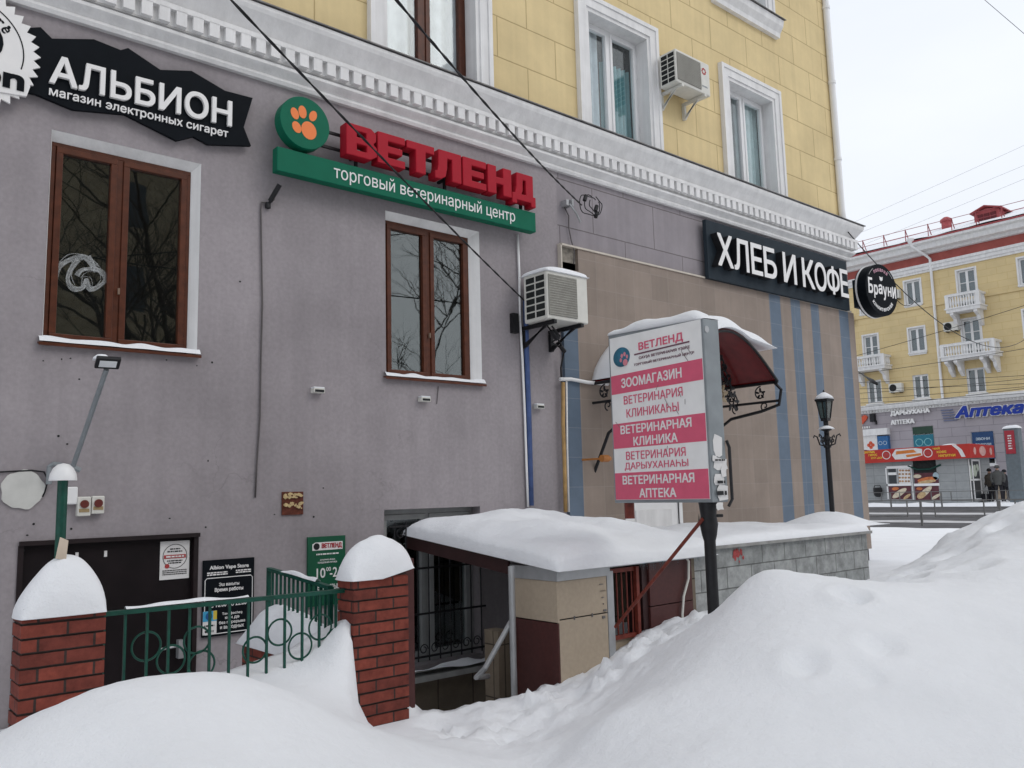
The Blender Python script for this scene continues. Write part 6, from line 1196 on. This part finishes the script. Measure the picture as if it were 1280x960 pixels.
p = at(1178, 637, X=41.8); fence('grey street railing on the far side of the road before the kiosk', 41.8, .42, [p.y-2.45*3+2.45*k for k in range(9)], .80, .36)
# ------------------------------------------------------------------ overhead wires over the street
def span(x0, y0, x1, y1, w0, w1, r, lab, group=None, sag=0):
    d = lambda x, y, w: Vector((0, 0, EYE))+(vf+cr*((x-640)/FPX)-cu*((y-480)/FPX))*w
    a, b = d(x0, y0, w0), d(x1, y1, w1); a, b = a-(b-a)*.35, b+(b-a)*.6
    solo('overhead_wire', MB().tube(catenary(a, b, sag, 20), r, 5), cable, lab, 'wire', group, smooth=True)
G = 'thin wires over the street'
for k, (x0, y0, x1, y1, w0, w1) in enumerate(((1071,442,1280,378,30,27),(1071,465,1280,432,31,28),(1062,476,1280,466,33,31),(1066,484,1280,476,34,31),(1066,490,1280,470,34,30),(1066,497,1280,480,34,31),(1066,502,1280,488,34,30),(1066,508,1280,482,34,30))):
    span(x0, y0, x1, y1, w0, w1, .009, 'thin black wire strung across the front of the yellow building over the street', G, .12)
for k, (x0, y0, x1, y1) in enumerate(((1060,296,1280,205),(1062,312,1280,222),(1060,280,1280,180))): span(x0, y0, x1, y1, 60, 52, .006, 'hair thin wire high in the pale sky above the snowy roof', 'hair thin wires in the sky', .1)
span(1231, 0, 1280, 42, 20, 19, .006, 'thin wire crossing the upper right corner of the sky')
q = at(1060, 290, Y=6.8); b = at(1280, 425, X=30.0); m_ = at(1167, 374, X=20.5)
pts = []
for i in range(31): u = i/30; pts.append(q*(1-u)**2+2*(m_*2-(q+b)*.5)*.5*2*u*(1-u)*.5*1.0+b*u*u if False else q.lerp(b, u)-Vector((0, 0, .9*4*u*(1-u))))
pts += [b+(b-pts[-2])*k*1.0+Vector((0, 0, .02*k*k)) for k in range(1, 8)]
solo('overhead_wire', MB().tube(pts, .009, 6), cable, 'thick black wire sagging from the building corner across to the right', 'wire', smooth=True)
q = at(1118, 365, X=50)
solo('overhead_wire', MB().tube(catenary(at(1116, 368, X=46), at(1146, 373, X=50), .55, 14), .02, 5), cable, 'short loop of wire hanging beside the round black sign', 'wire', smooth=True)
a, b = at(1069, 462, X=40), at(1096, 480, X=38); solo('wire_spacer', MB().tube([a, a.lerp(b, .5), b-(b-a)*.2, b], [.02, .03, .10, .06], 8), black, 'black cable clamp hanging in front of the leftmost dark window', 'cable clamp', smooth=True)
# ================================================================== BEHIND THE CAMERA (seen mirrored in the windows)
t = thing('ochre_building', 'ochre building mirrored in the window with the scribble', 'building', (2, -20, 0))
mb = MB(); mb.box(-16, 12.5, -30, -19, -1, 15.5); part(t, 'wall', mb, brickmat('ochre_render', (.30, .25, .17), (.285, .235, .16), (.24, .18, .1), 1.5, .6, .01, dirt=.3))
mb = MB()
for i in range(7):
    for j in range(4): x = -13+i*3.6; mb.box(x, x+1.3, -19.0, -18.96, 2.2+3.3*j, 4.0+3.3*j)
part(t, 'window', mb, FD); mb = MB(); mb.prism([(-16.5,-30.5,15.5),(13,-30.5,15.5),(13,-18.5,15.5),(-16.5,-18.5,15.5)], (0,0,.5)); part(t, 'roof', mb, white)
bark = mat('bark', (.055, .045, .038), .9, var=.4, scale=12)
def bare_tree(lab, x, y, h, seed):
    rnd = random.Random(seed); t = thing('bare_tree', lab, 'tree', (x, y, 0), 'bare trees behind the photographer'); tr_ = MB(); cw = MB()
    def grow(p, d, L, r, lv):
        n = 5; pts = [p]; rr = [r]
        for i in range(n): d = (d+Vector((rnd.gauss(0, .12), rnd.gauss(0, .12), rnd.gauss(.03, .08)))).normalized(); pts.append(pts[-1]+d*L/n); rr.append(r*(1-.5*(i+1)/n))
        (tr_ if lv == 0 else cw).tube(pts, rr, 7 if lv < 2 else 4)
        if lv < 5:
            for k in range(rnd.choice((3, 4, 4)) if lv else 8):
                i = rnd.randint(2, n); a = rnd.uniform(0, 6.28); dd = (d*rnd.uniform(.5, 1)+Vector((math.cos(a), math.sin(a), rnd.uniform(-.1, .5)))*.75).normalized(); grow(pts[i], dd, L*rnd.uniform(.5, .74), rr[i]*.68, lv+1)
    grow(Vector((x, y, -.2)), Vector((0, 0, 1)), h*.42, .16, 0); part(t, 'trunk', tr_, bark, smooth=True); part(t, 'crown', cw, bark)
bare_tree('bare branched tree mirrored in the window with the scribble', 4.9, -4.5, 14, 3); bare_tree('bare branched tree mirrored in the brown window by the air conditioner', 14.2, -6.5, 16, 8); bare_tree('bare branched tree mirrored dimly behind the others', 9.6, -10, 15, 15)
